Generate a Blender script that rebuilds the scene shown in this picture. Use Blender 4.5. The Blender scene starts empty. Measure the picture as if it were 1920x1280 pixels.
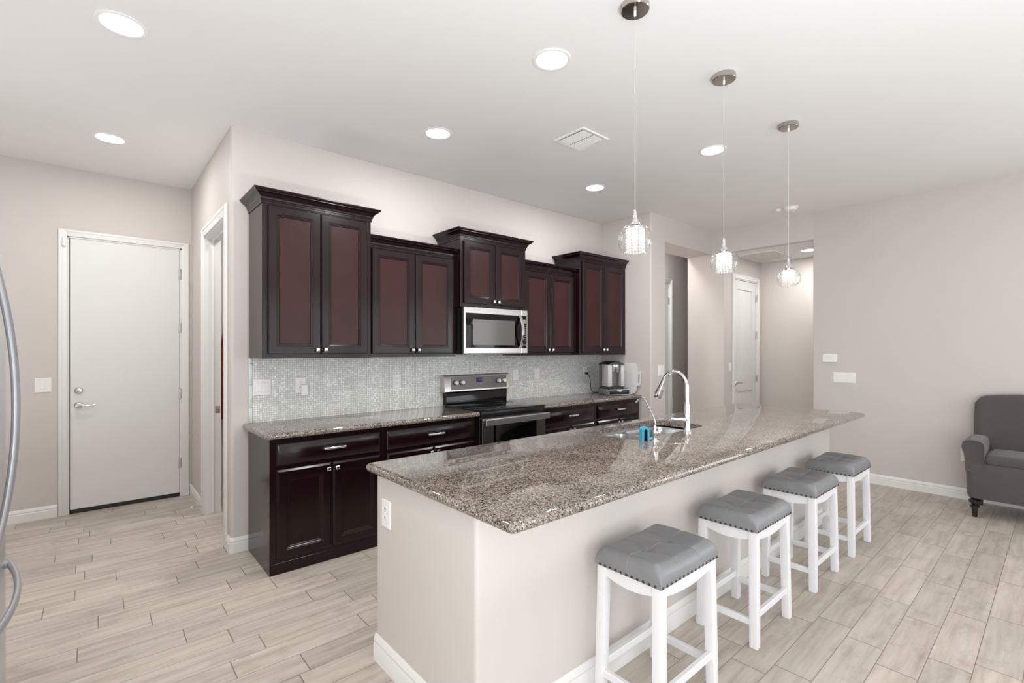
import bpy, bmesh, math, random
from mathutils import Vector, Matrix

R = math.radians
PI = math.pi
random.seed(7)
scene = bpy.context.scene
COL = scene.collection

# ------------------------------------------------------------------ camera
cam_d = bpy.data.cameras.new('camera')
cam = bpy.data.objects.new('camera', cam_d)
COL.objects.link(cam)
cam_d.sensor_width = 36
cam_d.lens = 903 / 1920 * 36
cam_d.shift_y = 15 / 1920
cam_d.clip_start = 0.05
cam.location = (0, 0, 1.45)
cam.rotation_euler = (R(90), 0, R(-41))
scene.camera = cam

# ------------------------------------------------------------------ view, world, daylight
vs = scene.view_settings
scene.display_settings.display_device = 'sRGB'
vs.view_transform = 'Standard'
vs.look = 'None'
vs.gamma = 1
vs.use_curve_mapping = False
vs.exposure = 0.06

world = bpy.data.worlds.new('daylight')
scene.world = world
world.use_nodes = True
bg = world.node_tree.nodes['Background']
bg.inputs[0].default_value = (0.90, 0.95, 1.0, 1)
bg.inputs[1].default_value = 1.2


def area(name, loc, rot, sx, sy, power, col=(1, 1, 1)):
    d = bpy.data.lights.new(name, 'AREA')
    d.shape = 'RECTANGLE'
    d.size, d.size_y = sx, sy
    d.energy = power
    d.color = col
    o = bpy.data.objects.new(name, d)
    COL.objects.link(o)
    o.location = loc
    o.rotation_euler = rot
    return o


DAY = (0.92, 0.968, 1.0)
# daylight through the three windows of the wall behind the camera
for wx, ww in ((0.9, 1.5), (3.2, 1.9), (5.4, 1.5)):
    area('window_daylight', (wx, -3.42, 1.35), (R(90), 0, 0), ww, 2.2, 15, DAY)
# daylight through the glass door in the right wall, behind the armchair
area('glass_door_daylight', (6.33, -2.0, 1.2), (R(90), 0, R(90)), 2.2, 2.1, 40, DAY)
# daylight through the glazed door of the breakfast side, left of the camera
area('patio_daylight', (-1.62, -1.3, 1.2), (R(90), 0, R(-90)), 2.2, 2.1, 92, DAY)
# added fill lights out of view, aimed up to brighten the ceiling
for bx, by, bz, bw in ((-0.5, -0.8, 0.5, 56), (1.1, -0.9, 0.5, 60), (-1.35, 3.7, 0.5, 19)):
    area('ceiling_fill', (bx, by, bz), (R(180), 0, 0), 0.6, 0.6, bw, DAY)

LAMP_W = 11.0     # watts of each recessed ceiling lamp
HALL_W = 13.0

# ------------------------------------------------------------------ materials


def lin(r, g, b):
    def f(c):
        c /= 255.0
        return c / 12.92 if c <= 0.04045 else ((c + 0.055) / 1.055) ** 2.4
    return (f(r), f(g), f(b), 1.0)


class NT:
    def __init__(self, name):
        self.m = bpy.data.materials.new(name)
        self.m.use_nodes = True
        self.t = self.m.node_tree
        self.b = self.t.nodes['Principled BSDF']
        self.out = self.t.nodes['Material Output']

    def n(self, typ, **kw):
        nd = self.t.nodes.new(typ)
        for k, v in kw.items():
            setattr(nd, k, v)
        return nd

    def l(self, a, b):
        self.t.links.new(a, b)

    def set(self, **kw):
        for k, v in kw.items():
            self.b.inputs[k.replace('_', ' ')].default_value = v

    def math(self, op, a, b=None):
        nd = self.n('ShaderNodeMath', operation=op)
        for i, x in enumerate((a, b)):
            if x is None:
                continue
            if isinstance(x, (int, float)):
                nd.inputs[i].default_value = x
            else:
                self.l(x, nd.inputs[i])
        return nd.outputs[0]

    def ramp(self, fac, stops, interp='LINEAR'):
        nd = self.n('ShaderNodeValToRGB')
        cr = nd.color_ramp
        cr.interpolation = interp
        while len(cr.elements) > 1:
            cr.elements.remove(cr.elements[-1])
        cr.elements[0].position = stops[0][0]
        cr.elements[0].color = stops[0][1]
        for p, c in stops[1:]:
            e = cr.elements.new(p)
            e.color = c
        if fac is not None:
            self.l(fac, nd.inputs[0])
        return nd.outputs[0]

    def mix(self, fac, a, b, blend='MIX'):
        nd = self.n('ShaderNodeMix', data_type='RGBA', blend_type=blend)
        for i, x in ((0, fac), (6, a), (7, b)):
            if isinstance(x, (int, float)):
                nd.inputs[i].default_value = x
            elif isinstance(x, tuple):
                nd.inputs[i].default_value = x
            else:
                self.l(x, nd.inputs[i])
        return nd.outputs[2]

    def coord(self, which='Object', scale=(1, 1, 1)):
        tc = self.n('ShaderNodeTexCoord')
        mp = self.n('ShaderNodeMapping')
        mp.inputs['Scale'].default_value = scale
        self.l(tc.outputs[which], mp.inputs[0])
        return mp.outputs[0]

    def noise(self, vec, scale, detail=3, rough=0.5):
        nd = self.n('ShaderNodeTexNoise')
        nd.inputs['Scale'].default_value = scale
        nd.inputs['Detail'].default_value = detail
        nd.inputs['Roughness'].default_value = rough
        self.l(vec, nd.inputs['Vector'])
        return nd.outputs['Fac']

    def bump(self, h, strength, dist):
        nd = self.n('ShaderNodeBump')
        nd.inputs['Strength'].default_value = strength
        nd.inputs['Distance'].default_value = dist
        self.l(h, nd.inputs['Height'])
        self.l(nd.outputs[0], self.b.inputs['Normal'])


def plain(name, col, rough=0.5, metal=0.0, spec=0.5, coat=0.0, var=0.0, vscale=8, bump=None):
    k = NT(name)
    k.set(Base_Color=col, Roughness=rough, Metallic=metal)
    k.b.inputs['Specular IOR Level'].default_value = spec
    if coat:
        k.b.inputs['Coat Weight'].default_value = coat
        k.b.inputs['Coat Roughness'].default_value = 0.1
    v = k.coord()
    if var:
        nz = k.noise(v, vscale)
        lo = tuple(c * (1 - var) for c in col[:3]) + (1,)
        hi = tuple(min(1, c * (1 + var)) for c in col[:3]) + (1,)
        k.l(k.ramp(nz, [(0.3, lo), (0.7, hi)]), k.b.inputs['Base Color'])
    if bump:
        k.bump(k.noise(v, bump[0]), bump[1], bump[2])
    return k.m


M = {}
M['wall'] = plain('wall_paint', lin(207, 200, 195), 0.55, spec=0.35, var=0.015, vscale=1.5, bump=(95, 0.12, 0.003))
M['ceiling'] = plain('ceiling_paint', lin(233, 231, 230), 0.75, spec=0.25, var=0.01, vscale=1.2, bump=(55, 0.10, 0.003))
M['trim'] = plain('trim_paint', lin(232, 231, 228), 0.38, spec=0.45, var=0.01, vscale=3)
M['door'] = plain('door_paint', lin(226, 225, 222), 0.4, spec=0.45, var=0.012, vscale=2)
M['cordclear'] = plain('pale_cord', lin(196, 190, 184), 0.4, var=0.02, vscale=30)
M['canopy'] = plain('polished_nickel', (0.50, 0.47, 0.44, 1), 0.14, metal=1.0, var=0.03, vscale=10)
M['handlesteel'] = plain('pale_steel_handle', lin(176, 178, 183), 0.36, metal=0.5, var=0.02, vscale=14)
M['white'] = plain('white_plastic', lin(238, 237, 235), 0.35, var=0.01, vscale=12)
M['stool_white'] = plain('stool_white_paint', lin(231, 231, 233), 0.35, var=0.012, vscale=9, bump=(40, 0.05, 0.001))
M['slot'] = plain('slot_dark', lin(48, 46, 45), 0.6, var=0.1, vscale=30)
M['chrome'] = plain('chrome', (0.82, 0.82, 0.83, 1), 0.07, metal=1.0, var=0.02, vscale=5)
M['nickel'] = plain('satin_nickel', (0.62, 0.60, 0.58, 1), 0.22, metal=1.0, var=0.04, vscale=12)
M['black'] = plain('black_plastic', lin(22, 22, 23), 0.3, var=0.1, vscale=10)
M['blackglass'] = plain('black_glass', lin(8, 8, 9), 0.06, spec=0.35, var=0.05, vscale=6)
M['mwglass'] = plain('microwave_window_mesh', lin(92, 88, 84), 0.12, spec=0.5, var=0.04, vscale=60)
M['grey_panel'] = plain('dark_grey_panel', lin(96, 94, 92), 0.3, metal=0.4, var=0.03, vscale=20)
M['dark_metal'] = plain('bronze_nail', lin(72, 64, 58), 0.3, metal=0.85, var=0.06, vscale=40)
M['rubber'] = plain('dark_rubber', lin(38, 34, 32), 0.6, var=0.1, vscale=20)
M['sponge_blue'] = plain('blue_sponge', lin(60, 172, 206), 0.75, var=0.12, vscale=90, bump=(300, 0.4, 0.002))
M['sponge_dark'] = plain('scouring_pad', lin(42, 34, 54), 0.9, var=0.2, vscale=120, bump=(400, 0.5, 0.002))
M['board'] = plain('white_board', lin(228, 228, 226), 0.35, var=0.02, vscale=20, bump=(120, 0.05, 0.001))
M['red_cloth'] = plain('red_cloth', lin(140, 30, 22), 0.85, var=0.15, vscale=6, bump=(250, 0.3, 0.002))
M['legwood'] = plain('black_turned_wood', lin(20, 17, 16), 0.2, coat=0.4, var=0.1, vscale=12)
M['printing'] = plain('light_printing', lin(200, 200, 198), 0.5, var=0.02, vscale=30)
M['button'] = plain('grey_buttons', lin(165, 165, 162), 0.5, var=0.02, vscale=30)
M['lcd'] = plain('lcd_green', lin(130, 140, 120), 0.25, var=0.05, vscale=30)
M['fridge'] = plain('fridge_steel', lin(206, 206, 206), 0.28, metal=0.75, var=0.03, vscale=3)
M['glasstrim'] = plain('pale_glass_tile', lin(206, 216, 210), 0.1, coat=0.5, var=0.02, vscale=6)


def steel(name, col, rough, axis):
    k = NT(name)
    k.set(Base_Color=col, Metallic=1.0, Roughness=rough)
    sc = [4, 4, 4]
    for a in range(3):
        if a != axis:
            sc[a] = 260
    v = k.coord('Object', tuple(sc))
    nz = k.noise(v, 1.0, 2)
    k.l(k.ramp(nz, [(0.3, tuple(c * 0.92 for c in col[:3]) + (1,)), (0.7, tuple(min(1, c * 1.06) for c in col[:3]) + (1,))]), k.b.inputs['Base Color'])
    k.bump(nz, 0.03, 0.001)
    return k.m


M['steel'] = steel('brushed_steel', (0.60, 0.585, 0.565, 1), 0.30, 0)
M['silver'] = plain('silver_plastic', lin(200, 200, 202), 0.38, metal=0.15, var=0.02, vscale=20)
M['smoked'] = plain('smoked_grey_plastic', lin(120, 120, 118), 0.25, var=0.05, vscale=20)
M['sinksteel'] = steel('sink_steel', (0.66, 0.66, 0.66, 1), 0.24, 1)
M['darksteel'] = steel('dark_steel', (0.27, 0.26, 0.25, 1), 0.30, 2)


def wood():
    k = NT('espresso_wood')
    v = k.coord('Object', (9, 9, 1.3))
    nz = k.noise(v, 3.0, 4, 0.6)
    v2 = k.coord('Object', (1, 1, 1))
    n2 = k.noise(v2, 3.2, 3)
    c1 = k.ramp(nz, [(0.3, lin(18, 7, 8)), (0.75, lin(28, 10, 11))])
    c2 = k.mix(k.math('MULTIPLY', n2, 0.5), c1, lin(35, 13, 13))
    k.l(c2, k.b.inputs['Base Color'])
    k.set(Roughness=0.19)
    k.b.inputs['Specular IOR Level'].default_value = 0.40
    k.bump(nz, 0.03, 0.001)
    return k.m


M['wood'] = wood()
M['veneer'] = plain('red_brown_veneer', lin(52, 21, 19), 0.32, spec=0.35, var=0.16, vscale=5)


def granite():
    k = NT('brown_granite')
    v = k.coord('Object')
    warp = k.n('ShaderNodeTexNoise')
    warp.inputs['Scale'].default_value = 90
    warp.inputs['Detail'].default_value = 2
    k.l(v, warp.inputs['Vector'])
    add = k.n('ShaderNodeVectorMath', operation='MULTIPLY_ADD')
    k.l(warp.outputs['Color'], add.inputs[0])
    add.inputs[1].default_value = (0.009, 0.009, 0.009)
    k.l(v, add.inputs[2])
    vo = k.n('ShaderNodeTexVoronoi')
    vo.inputs['Scale'].default_value = 205
    k.l(add.outputs[0], vo.inputs['Vector'])
    sep = k.n('ShaderNodeSeparateColor')
    k.l(vo.outputs['Color'], sep.inputs[0])
    big = k.noise(v, 7, 3)
    f = k.math('ADD', sep.outputs[0], k.math('MULTIPLY', k.math('SUBTRACT', big, 0.5), 0.5))
    c = k.ramp(f, [(0.0, lin(30, 26, 25)), (0.12, lin(48, 42, 40)), (0.2, lin(92, 82, 76)), (0.3, lin(126, 113, 104)),
                   (0.45, lin(138, 127, 117)), (0.6, lin(160, 149, 138)), (0.7, lin(100, 94, 92)),
                   (0.82, lin(134, 124, 115)), (1.0, lin(188, 179, 168))])
    sp = k.noise(v, 260, 2)
    k.l(k.mix(k.ramp(sp, [(0.62, (0, 0, 0, 1)), (0.70, (1, 1, 1, 1))]), c, lin(58, 50, 48)), k.b.inputs['Base Color'])
    k.set(Roughness=0.045)
    k.b.inputs['Specular IOR Level'].default_value = 0.8
    return k.m


M['granite'] = granite()


def mosaic():
    k = NT('mosaic_tile')
    v = k.coord('Object', (1 / 0.0162, 1, 1 / 0.0162))
    sp = k.n('ShaderNodeSeparateXYZ')
    k.l(v, sp.inputs[0])
    x, z = sp.outputs[0], sp.outputs[2]
    fx, fz = k.math('FRACT', x), k.math('FRACT', z)
    dx = k.math('ABSOLUTE', k.math('SUBTRACT', fx, 0.5))
    dz = k.math('ABSOLUTE', k.math('SUBTRACT', fz, 0.5))
    d = k.math('MAXIMUM', dx, dz)
    tile = k.math('LESS_THAN', d, 0.435)
    cx = k.n('ShaderNodeCombineXYZ')
    k.l(k.math('FLOOR', x), cx.inputs[0])
    k.l(k.math('FLOOR', z), cx.inputs[2])
    wn = k.n('ShaderNodeTexWhiteNoise', noise_dimensions='3D')
    k.l(cx.outputs[0], wn.inputs['Vector'])
    cell = k.ramp(wn.outputs['Value'], [(0.0, lin(206, 207, 202)), (0.3, lin(220, 222, 217)), (0.55, lin(230, 232, 227)),
                                        (0.70, lin(224, 221, 216)), (0.80, lin(244, 245, 241)), (1.0, lin(252, 252, 250))])
    v2 = k.coord('Object')
    marb = k.noise(v2, 60, 4)
    cell = k.mix(0.25, cell, k.ramp(marb, [(0.3, lin(185, 187, 182)), (0.7, lin(245, 246, 242))]))
    dk = k.math('GREATER_THAN', k.noise(v2, 120, 1), 0.755)
    cell = k.mix(dk, cell, lin(96, 92, 84))
    k.l(k.mix(tile, lin(168, 167, 162), cell), k.b.inputs['Base Color'])
    k.l(k.math('SUBTRACT', 0.7, k.math('MULTIPLY', tile, 0.5)), k.b.inputs['Roughness'])
    k.bump(tile, 0.25, 0.001)
    return k.m


M['mosaic'] = mosaic()

PL, PW, PY0 = 0.61, 0.1515, 2.396


def planks():
    k = NT('wood_look_plank_tile')
    tc = k.n('ShaderNodeTexCoord')
    sp = k.n('ShaderNodeSeparateXYZ')
    k.l(tc.outputs['UV'], sp.inputs[0])
    u, w = sp.outputs[0], sp.outputs[1]           # u runs in plank lengths, w in plank rows
    fu, fw = k.math('FRACT', u), k.math('FRACT', w)
    du = k.math('MULTIPLY', k.math('SUBTRACT', 0.5, k.math('ABSOLUTE', k.math('SUBTRACT', fu, 0.5))), PL)
    dw = k.math('MULTIPLY', k.math('SUBTRACT', 0.5, k.math('ABSOLUTE', k.math('SUBTRACT', fw, 0.5))), PW)
    grout = k.math('MAXIMUM', k.math('LESS_THAN', du, 0.0023), k.math('LESS_THAN', dw, 0.0014))
    cx = k.n('ShaderNodeCombineXYZ')
    k.l(k.math('FLOOR', u), cx.inputs[0])
    k.l(k.math('FLOOR', w), cx.inputs[1])
    wn = k.n('ShaderNodeTexWhiteNoise', noise_dimensions='3D')
    k.l(cx.outputs[0], wn.inputs['Vector'])
    # grain, shifted plank by plank
    off = k.n('ShaderNodeVectorMath', operation='MULTIPLY_ADD')
    k.l(wn.outputs['Color'], off.inputs[0])
    off.inputs[1].default_value = (40, 40, 40)
    k.l(tc.outputs['Object'], off.inputs[2])
    mp = k.n('ShaderNodeMapping')
    mp.inputs['Scale'].default_value = (2.2, 26, 1)
    k.l(off.outputs[0], mp.inputs[0])
    g1 = k.noise(mp.outputs[0], 1.0, 5, 0.6)
    mp2 = k.n('ShaderNodeMapping')
    mp2.inputs['Scale'].default_value = (5, 9, 1)
    k.l(off.outputs[0], mp2.inputs[0])
    g2 = k.noise(mp2.outputs[0], 1.0, 4, 0.65)
    base = k.ramp(g1, [(0.28, lin(172, 160, 149)), (0.5, lin(194, 184, 173)), (0.75, lin(208, 199, 189))])
    base = k.mix(k.ramp(g2, [(0.52, (0, 0, 0, 1)), (0.72, (0.55, 0.55, 0.55, 1))]), base, lin(156, 145, 135))
    tone = k.ramp(wn.outputs['Value'], [(0, (0.90, 0.90, 0.90, 1)), (1, (1.05, 1.04, 1.03, 1))])
    base = k.mix(1.0, base, tone, 'MULTIPLY')
    k.l(k.mix(grout, base, lin(124, 112, 102)), k.b.inputs['Base Color'])
    k.set(Roughness=0.36)
    k.b.inputs['Specular IOR Level'].default_value = 0.4
    h = k.math('SUBTRACT', k.math('MULTIPLY', g1, 0.3), grout)
    k.bump(h, 0.25, 0.001)
    return k.m


M['planks'] = planks()


def leather():
    k = NT('grey_leather')
    v = k.coord('Object')
    vo = k.n('ShaderNodeTexVoronoi')
    vo.inputs['Scale'].default_value = 420
    k.l(v, vo.inputs['Vector'])
    nz = k.noise(v, 6, 3)
    k.l(k.ramp(nz, [(0.3, lin(118, 119, 121)), (0.7, lin(131, 132, 134))]), k.b.inputs['Base Color'])
    k.set(Roughness=0.38)
    k.bump(vo.outputs['Distance'], 0.12, 0.0008)
    return k.m


M['leather'] = leather()
M['seam'] = plain('seam_thread', lin(150, 151, 152), 0.5, var=0.03, vscale=60)


def slip():
    k = NT('ribbed_slipcover')
    v = k.coord('Object')
    wv = k.n('ShaderNodeTexWave', wave_type='BANDS', bands_direction='Z')
    wv.inputs['Scale'].default_value = 42
    wv.inputs['Distortion'].default_value = 1.2
    wv.inputs['Detail'].default_value = 2
    k.l(v, wv.inputs['Vector'])
    nz = k.noise(v, 5, 3)
    a = k.ramp(wv.outputs['Fac'], [(0.2, lin(75, 68, 70)), (0.8, lin(85, 78, 79))])
    k.l(k.mix(k.math('MULTIPLY', nz, 0.3), a, lin(92, 86, 87)), k.b.inputs['Base Color'])
    k.set(Roughness=0.9)
    k.b.inputs['Sheen Weight'].default_value = 0.25
    k.bump(wv.outputs['Fac'], 0.25, 0.003)
    return k.m


M['slip'] = slip()


def glow(name, col, strength):
    k = NT(name)
    k.set(Base_Color=(0.9, 0.9, 0.9, 1), Roughness=0.5)
    k.b.inputs['Emission Color'].default_value = col
    k.b.inputs['Emission Strength'].default_value = strength
    return k.m


M['lampglow'] = glow('lamp_diffuser_lit', (1, 0.985, 0.96, 1), 5.0)
M['bulbglow'] = glow('warm_bulb_lit', (1, 0.86, 0.68, 1), 14.0)
M['display'] = glow('range_display_lit', (0.10, 0.06, 0.42, 1), 0.12)
M['display'].node_tree.nodes['Principled BSDF'].inputs['Base Color'].default_value = (0.01, 0.008, 0.03, 1)
M['digits'] = glow('display_digits_lit', (0.55, 0.6, 1.0, 1), 0.35)
M['digits'].node_tree.nodes['Principled BSDF'].inputs['Base Color'].default_value = (0.1, 0.1, 0.2, 1)


def thinglass(name, tint, refl, rough=0.02):
    k = NT(name)
    tr = k.n('ShaderNodeBsdfTransparent')
    tr.inputs[0].default_value = tint
    gl = k.n('ShaderNodeBsdfGlossy')
    gl.inputs['Roughness'].default_value = rough
    gl.inputs[0].default_value = (1, 1, 1, 1)
    fr = k.n('ShaderNodeLayerWeight')
    fr.inputs['Blend'].default_value = 0.5
    mx = k.n('ShaderNodeMixShader')
    fac = k.math('ADD', 0.05, k.math('MULTIPLY', k.math('POWER', fr.outputs['Facing'], 2.6), refl))
    k.l(fac, mx.inputs[0])
    k.l(tr.outputs[0], mx.inputs[1])
    k.l(gl.outputs[0], mx.inputs[2])
    k.l(mx.outputs[0], k.out.inputs[0])
    return k.m


M['glass'] = thinglass('clear_globe_glass', (0.985, 0.99, 0.99, 1), 0.75)


def crystal():
    k = NT('cut_crystal')
    k.set(Base_Color=(1, 0.985, 0.96, 1), Roughness=0.05)
    k.b.inputs['IOR'].default_value = 1.5
    k.b.inputs['Transmission Weight'].default_value = 0.55
    return k.m


M['crystal'] = crystal()

# ------------------------------------------------------------------ mesh helpers


def new():
    return bmesh.new()


def box(bm, x0, x1, y0, y1, z0, z1, b=0.0, seg=2, edges=None):
    vs_ = [bm.verts.new((x, y, z)) for z in (z0, z1) for y in (y0, y1) for x in (x0, x1)]
    F = [(0, 2, 3, 1), (4, 5, 7, 6), (0, 1, 5, 4), (2, 6, 7, 3), (0, 4, 6, 2), (1, 3, 7, 5)]
    fs = [bm.faces.new([vs_[i] for i in f]) for f in F]
    if b > 0:
        es = list({e for f in fs for e in f.edges})
        if edges == 'v':
            es = [e for e in es if abs(e.verts[0].co.z - e.verts[1].co.z) > 1e-6]
        bmesh.ops.bevel(bm, geom=es, offset=b, segments=seg, profile=0.5, affect='EDGES')


def loft(bm, loops, cap0=True, cap1=True, closed=True):
    vl = [[bm.verts.new(p) for p in lp] for lp in loops]
    n = len(vl[0])
    for a, b in zip(vl, vl[1:]):
        for i in range(n if closed else n - 1):
            j = (i + 1) % n
            bm.faces.new((a[i], a[j], b[j], b[i]))
    if cap0:
        bm.faces.new(list(reversed(vl[0])))
    if cap1:
        bm.faces.new(vl[-1])
    return vl


def lathe(bm, prof, n=24, c=(0, 0, 0), axis='Z', cap0=True, cap1=True):
    loops = []
    for r, h in prof:
        lp = []
        for i in range(n):
            a = 2 * PI * i / n
            p = (r * math.cos(a), r * math.sin(a), h)
            if axis == 'X':
                p = (p[2], p[0], p[1])
            elif axis == 'Y':
                p = (p[1], p[2], p[0])
            lp.append((p[0] + c[0], p[1] + c[1], p[2] + c[2]))
        loops.append(lp)
    loft(bm, loops, cap0, cap1)


def smooth_path(pts, sub=6):
    P = [Vector(p) for p in pts]
    out = []
    for i in range(len(P) - 1):
        p0 = P[max(i - 1, 0)]
        p1, p2 = P[i], P[i + 1]
        p3 = P[min(i + 2, len(P) - 1)]
        for s in range(sub):
            t = s / sub
            out.append(0.5 * ((2 * p1) + (p2 - p0) * t + (2 * p0 - 5 * p1 + 4 * p2 - p3) * t * t + (3 * p1 - p0 - 3 * p2 + p3) * t ** 3))
    out.append(P[-1])
    return out


def tube(bm, pts, r, n=12, flat=None, cap=True):
    P = [Vector(p) for p in pts]
    m = len(P)
    rr = r if isinstance(r, (list, tuple)) else [r] * m
    T = []
    for i in range(m):
        a = P[max(i - 1, 0)]
        b = P[min(i + 1, m - 1)]
        T.append((b - a).normalized())
    up = Vector((0, 0, 1)) if abs(T[0].z) < 0.9 else Vector((1, 0, 0))
    nrm = (up - T[0] * up.dot(T[0])).normalized()
    loops = []
    for i in range(m):
        if i:
            nrm = (nrm - T[i] * nrm.dot(T[i])).normalized()
        bn = T[i].cross(nrm)
        lp = []
        for q in range(n):
            a = 2 * PI * q / n
            k1 = rr[i]
            k2 = rr[i] * (flat or 1)
            lp.append(P[i] + nrm * math.cos(a) * k1 + bn * math.sin(a) * k2)
        loops.append(lp)
    loft(bm, loops, cap, cap)


def rr2(x0, x1, y0, y1, r, n=5):
    pts = []
    for cx, cy, a0 in ((x1 - r, y1 - r, 0), (x0 + r, y1 - r, 90), (x0 + r, y0 + r, 180), (x1 - r, y0 + r, 270)):
        for i in range(n + 1):
            a = R(a0 + 90 * i / n)
            pts.append((cx + r * math.cos(a), cy + r * math.sin(a)))
    return pts


def prism(bm, poly, z0, z1):
    loft(bm, [[(x, y, z0) for x, y in poly], [(x, y, z1) for x, y in poly]])


def panel(bm, x0, x1, z0, z1, y, prof):
    """rectangular front facing -Y: prof = [(inset, out)], last loop filled"""
    loops = []
    for ins, o in prof:
        yy = y - o
        loops.append([(x0 + ins, yy, z0 + ins), (x1 - ins, yy, z0 + ins), (x1 - ins, yy, z1 - ins), (x0 + ins, yy, z1 - ins)])
    loft(bm, loops)


def uvsphere(bm, c, r, seg=12, rings=8, sq=(1, 1, 1)):
    M4 = Matrix.Translation(c) @ Matrix.Diagonal((sq[0], sq[1], sq[2], 1))
    bmesh.ops.create_uvsphere(bm, u_segments=seg, v_segments=rings, radius=r, matrix=M4)


OFF = {}


def root_of(o):
    while o.parent:
        o = o.parent
    return o


def obj(name, bm, mat, parent=None, ang=35, label=None, recalc=True):
    if recalc:
        bmesh.ops.recalc_face_normals(bm, faces=bm.faces[:])
    loc = Vector((0, 0, 0))
    if parent is not None:
        loc = OFF.get(root_of(parent).name, Vector((0, 0, 0)))
    else:
        xs = [v.co for v in bm.verts]
        lo = Vector((min(v.x for v in xs), min(v.y for v in xs), min(v.z for v in xs)))
        hi = Vector((max(v.x for v in xs), max(v.y for v in xs), max(v.z for v in xs)))
        loc = Vector(((lo.x + hi.x) / 2, (lo.y + hi.y) / 2, lo.z))
    bmesh.ops.translate(bm, verts=bm.verts[:], vec=-loc)
    me = bpy.data.meshes.new(name)
    bm.to_mesh(me)
    bm.free()
    me.polygons.foreach_set('use_smooth', [True] * len(me.polygons))
    me.set_sharp_from_angle(angle=R(ang))
    me.materials.append(M[mat] if isinstance(mat, str) else mat)
    o = bpy.data.objects.new(name, me)
    COL.objects.link(o)
    if parent is not None:
        o.parent = parent
    else:
        o.location = loc
        OFF[o.name] = loc
    if label:
        o['label'] = label
    return o


def tag(o, label, cat, group=None):
    o['label'] = label
    o['category'] = cat
    if group:
        o['group'] = group
    return o


def thing(name, label, cat, loc=(0, 0, 0), rotz=0.0, group=None, local=False):
    """an Empty at the base of a thing; local=True: its parts are built around the origin"""
    o = bpy.data.objects.new(name, None)
    o.empty_display_size = 0.1
    COL.objects.link(o)
    o.location = loc
    o.rotation_euler = (0, 0, rotz)
    OFF[o.name] = Vector((0, 0, 0)) if local else Vector(loc)
    return tag(o, label, cat, group)


def struct(name, bm, mat, parent=None, ang=35):
    o = obj(name, bm, mat, parent, ang)
    if parent is None:
        o['kind'] = 'structure'
    return o


def sthing(name, loc=(0, 0, 0)):
    o = bpy.data.objects.new(name, None)
    COL.objects.link(o)
    o.location = loc
    o['kind'] = 'structure'
    OFF[o.name] = Vector(loc)
    return o


def dup(root, loc, rotz=None, label=None, group=None):
    def rec(o, par):
        c = o.copy()
        COL.objects.link(c)
        if par is not None:
            c.parent = par
        for ch in o.children:
            rec(ch, c)
        return c
    r = rec(root, None)
    r.location = loc
    if rotz is not None:
        r.rotation_euler = (0, 0, rotz)
    if label:
        r['label'] = label
    if group:
        r['group'] = group
    return r


def inst(src, parent, loc):
    """another part sharing the mesh of src"""
    o = src.copy()
    COL.objects.link(o)
    o.parent = parent
    o.location = loc
    return o


def text(name, body, size, mat, parent, mtx, extrude=0.0005):
    cu = bpy.data.curves.new(name, 'FONT')
    cu.body = body
    cu.size = size
    cu.extrude = extrude
    cu.align_x = 'CENTER'
    cu.align_y = 'CENTER'
    to = bpy.data.objects.new(name + '_tmp', cu)
    COL.objects.link(to)
    dg = bpy.context.evaluated_depsgraph_get()
    me = bpy.data.meshes.new_from_object(to.evaluated_get(dg))
    bpy.data.objects.remove(to)
    me.transform(mtx)
    me.materials.clear()
    me.materials.append(M[mat])
    o = bpy.data.objects.new(name, me)
    COL.objects.link(o)
    o.parent = parent
    me.transform(Matrix.Translation(-OFF.get(root_of(parent).name, Vector((0, 0, 0)))))
    return o


FACE_NEG_Y = Matrix.Rotation(R(90), 4, 'X')     # text laid in XY -> standing, facing -Y

# ------------------------------------------------------------------ room shell
H = 3.048
XR = 6.38       # right wall
XK = 0.74       # side wall beside the pantry doorway
YB = 3.90       # cabinet wall
YD = 5.75       # wall with the white flat door
XW = 4.90       # short wall at the end of the counter
YF = 3.17       # wall with the alcove
T = 0.12
OZ = 2.745      # height of the openings and of the hall ceiling

# floor: rows of planks, each row with its own shift along the row
ROW = {0: .48, 1: .024, 2: .525, 3: .35, 4: .552, 5: .235, 6: .02, 7: .13, 8: .40, 9: .527, 10: .11}
bm = new()
uvl = bm.loops.layers.uv.new('UVMap')
k0, k1 = int(math.floor((-3.6 - PY0) / PW)), int(math.ceil((6.0 - PY0) / PW))
rr_ = random.Random(3)
prev = 0.0
for k in range(k0, k1):
    o_ = rr_.uniform(0, PL)
    if k in ROW:
        o_ = ROW[k]
    y0, y1 = PY0 + k * PW, PY0 + (k + 1) * PW
    f = bm.faces.new([bm.verts.new(p) for p in ((-1.8, y0, 0), (8.2, y0, 0), (8.2, y1, 0), (-1.8, y1, 0))])
    for lp, (x, w) in zip(f.loops, ((-1.8, k), (8.2, k), (8.2, k + 1), (-1.8, k + 1))):
        lp[uvl].uv = ((x - o_) / PL, w)
# underside
f = bm.faces.new([bm.verts.new(p) for p in ((-1.8, -3.7, -0.1), (-1.8, 6.1, -0.1), (8.2, 6.1, -0.1), (8.2, -3.7, -0.1))])
fl = struct('floor', bm, 'planks')
fl.data.materials[0] = M['planks']

bm = new()
box(bm, -1.8, 7.5, -3.6, YD + T, H, H + 0.1)
struct('ceiling', bm, 'ceiling')

# wall behind the counter, rounded free corner at its left end
bm = new()
c = 0.022
poly = [(XW + T, YB), (XW + T, YB + T), (XK, YB + T), (XK, YB + c)]
for i in range(1, 6):
    a = R(180 + 90 * i / 5)
    poly.append((XK + c + c * math.cos(a), YB + c + c * math.sin(a)))
prism(bm, poly, 0, H)
struct('wall_back', bm, 'wall')

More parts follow.
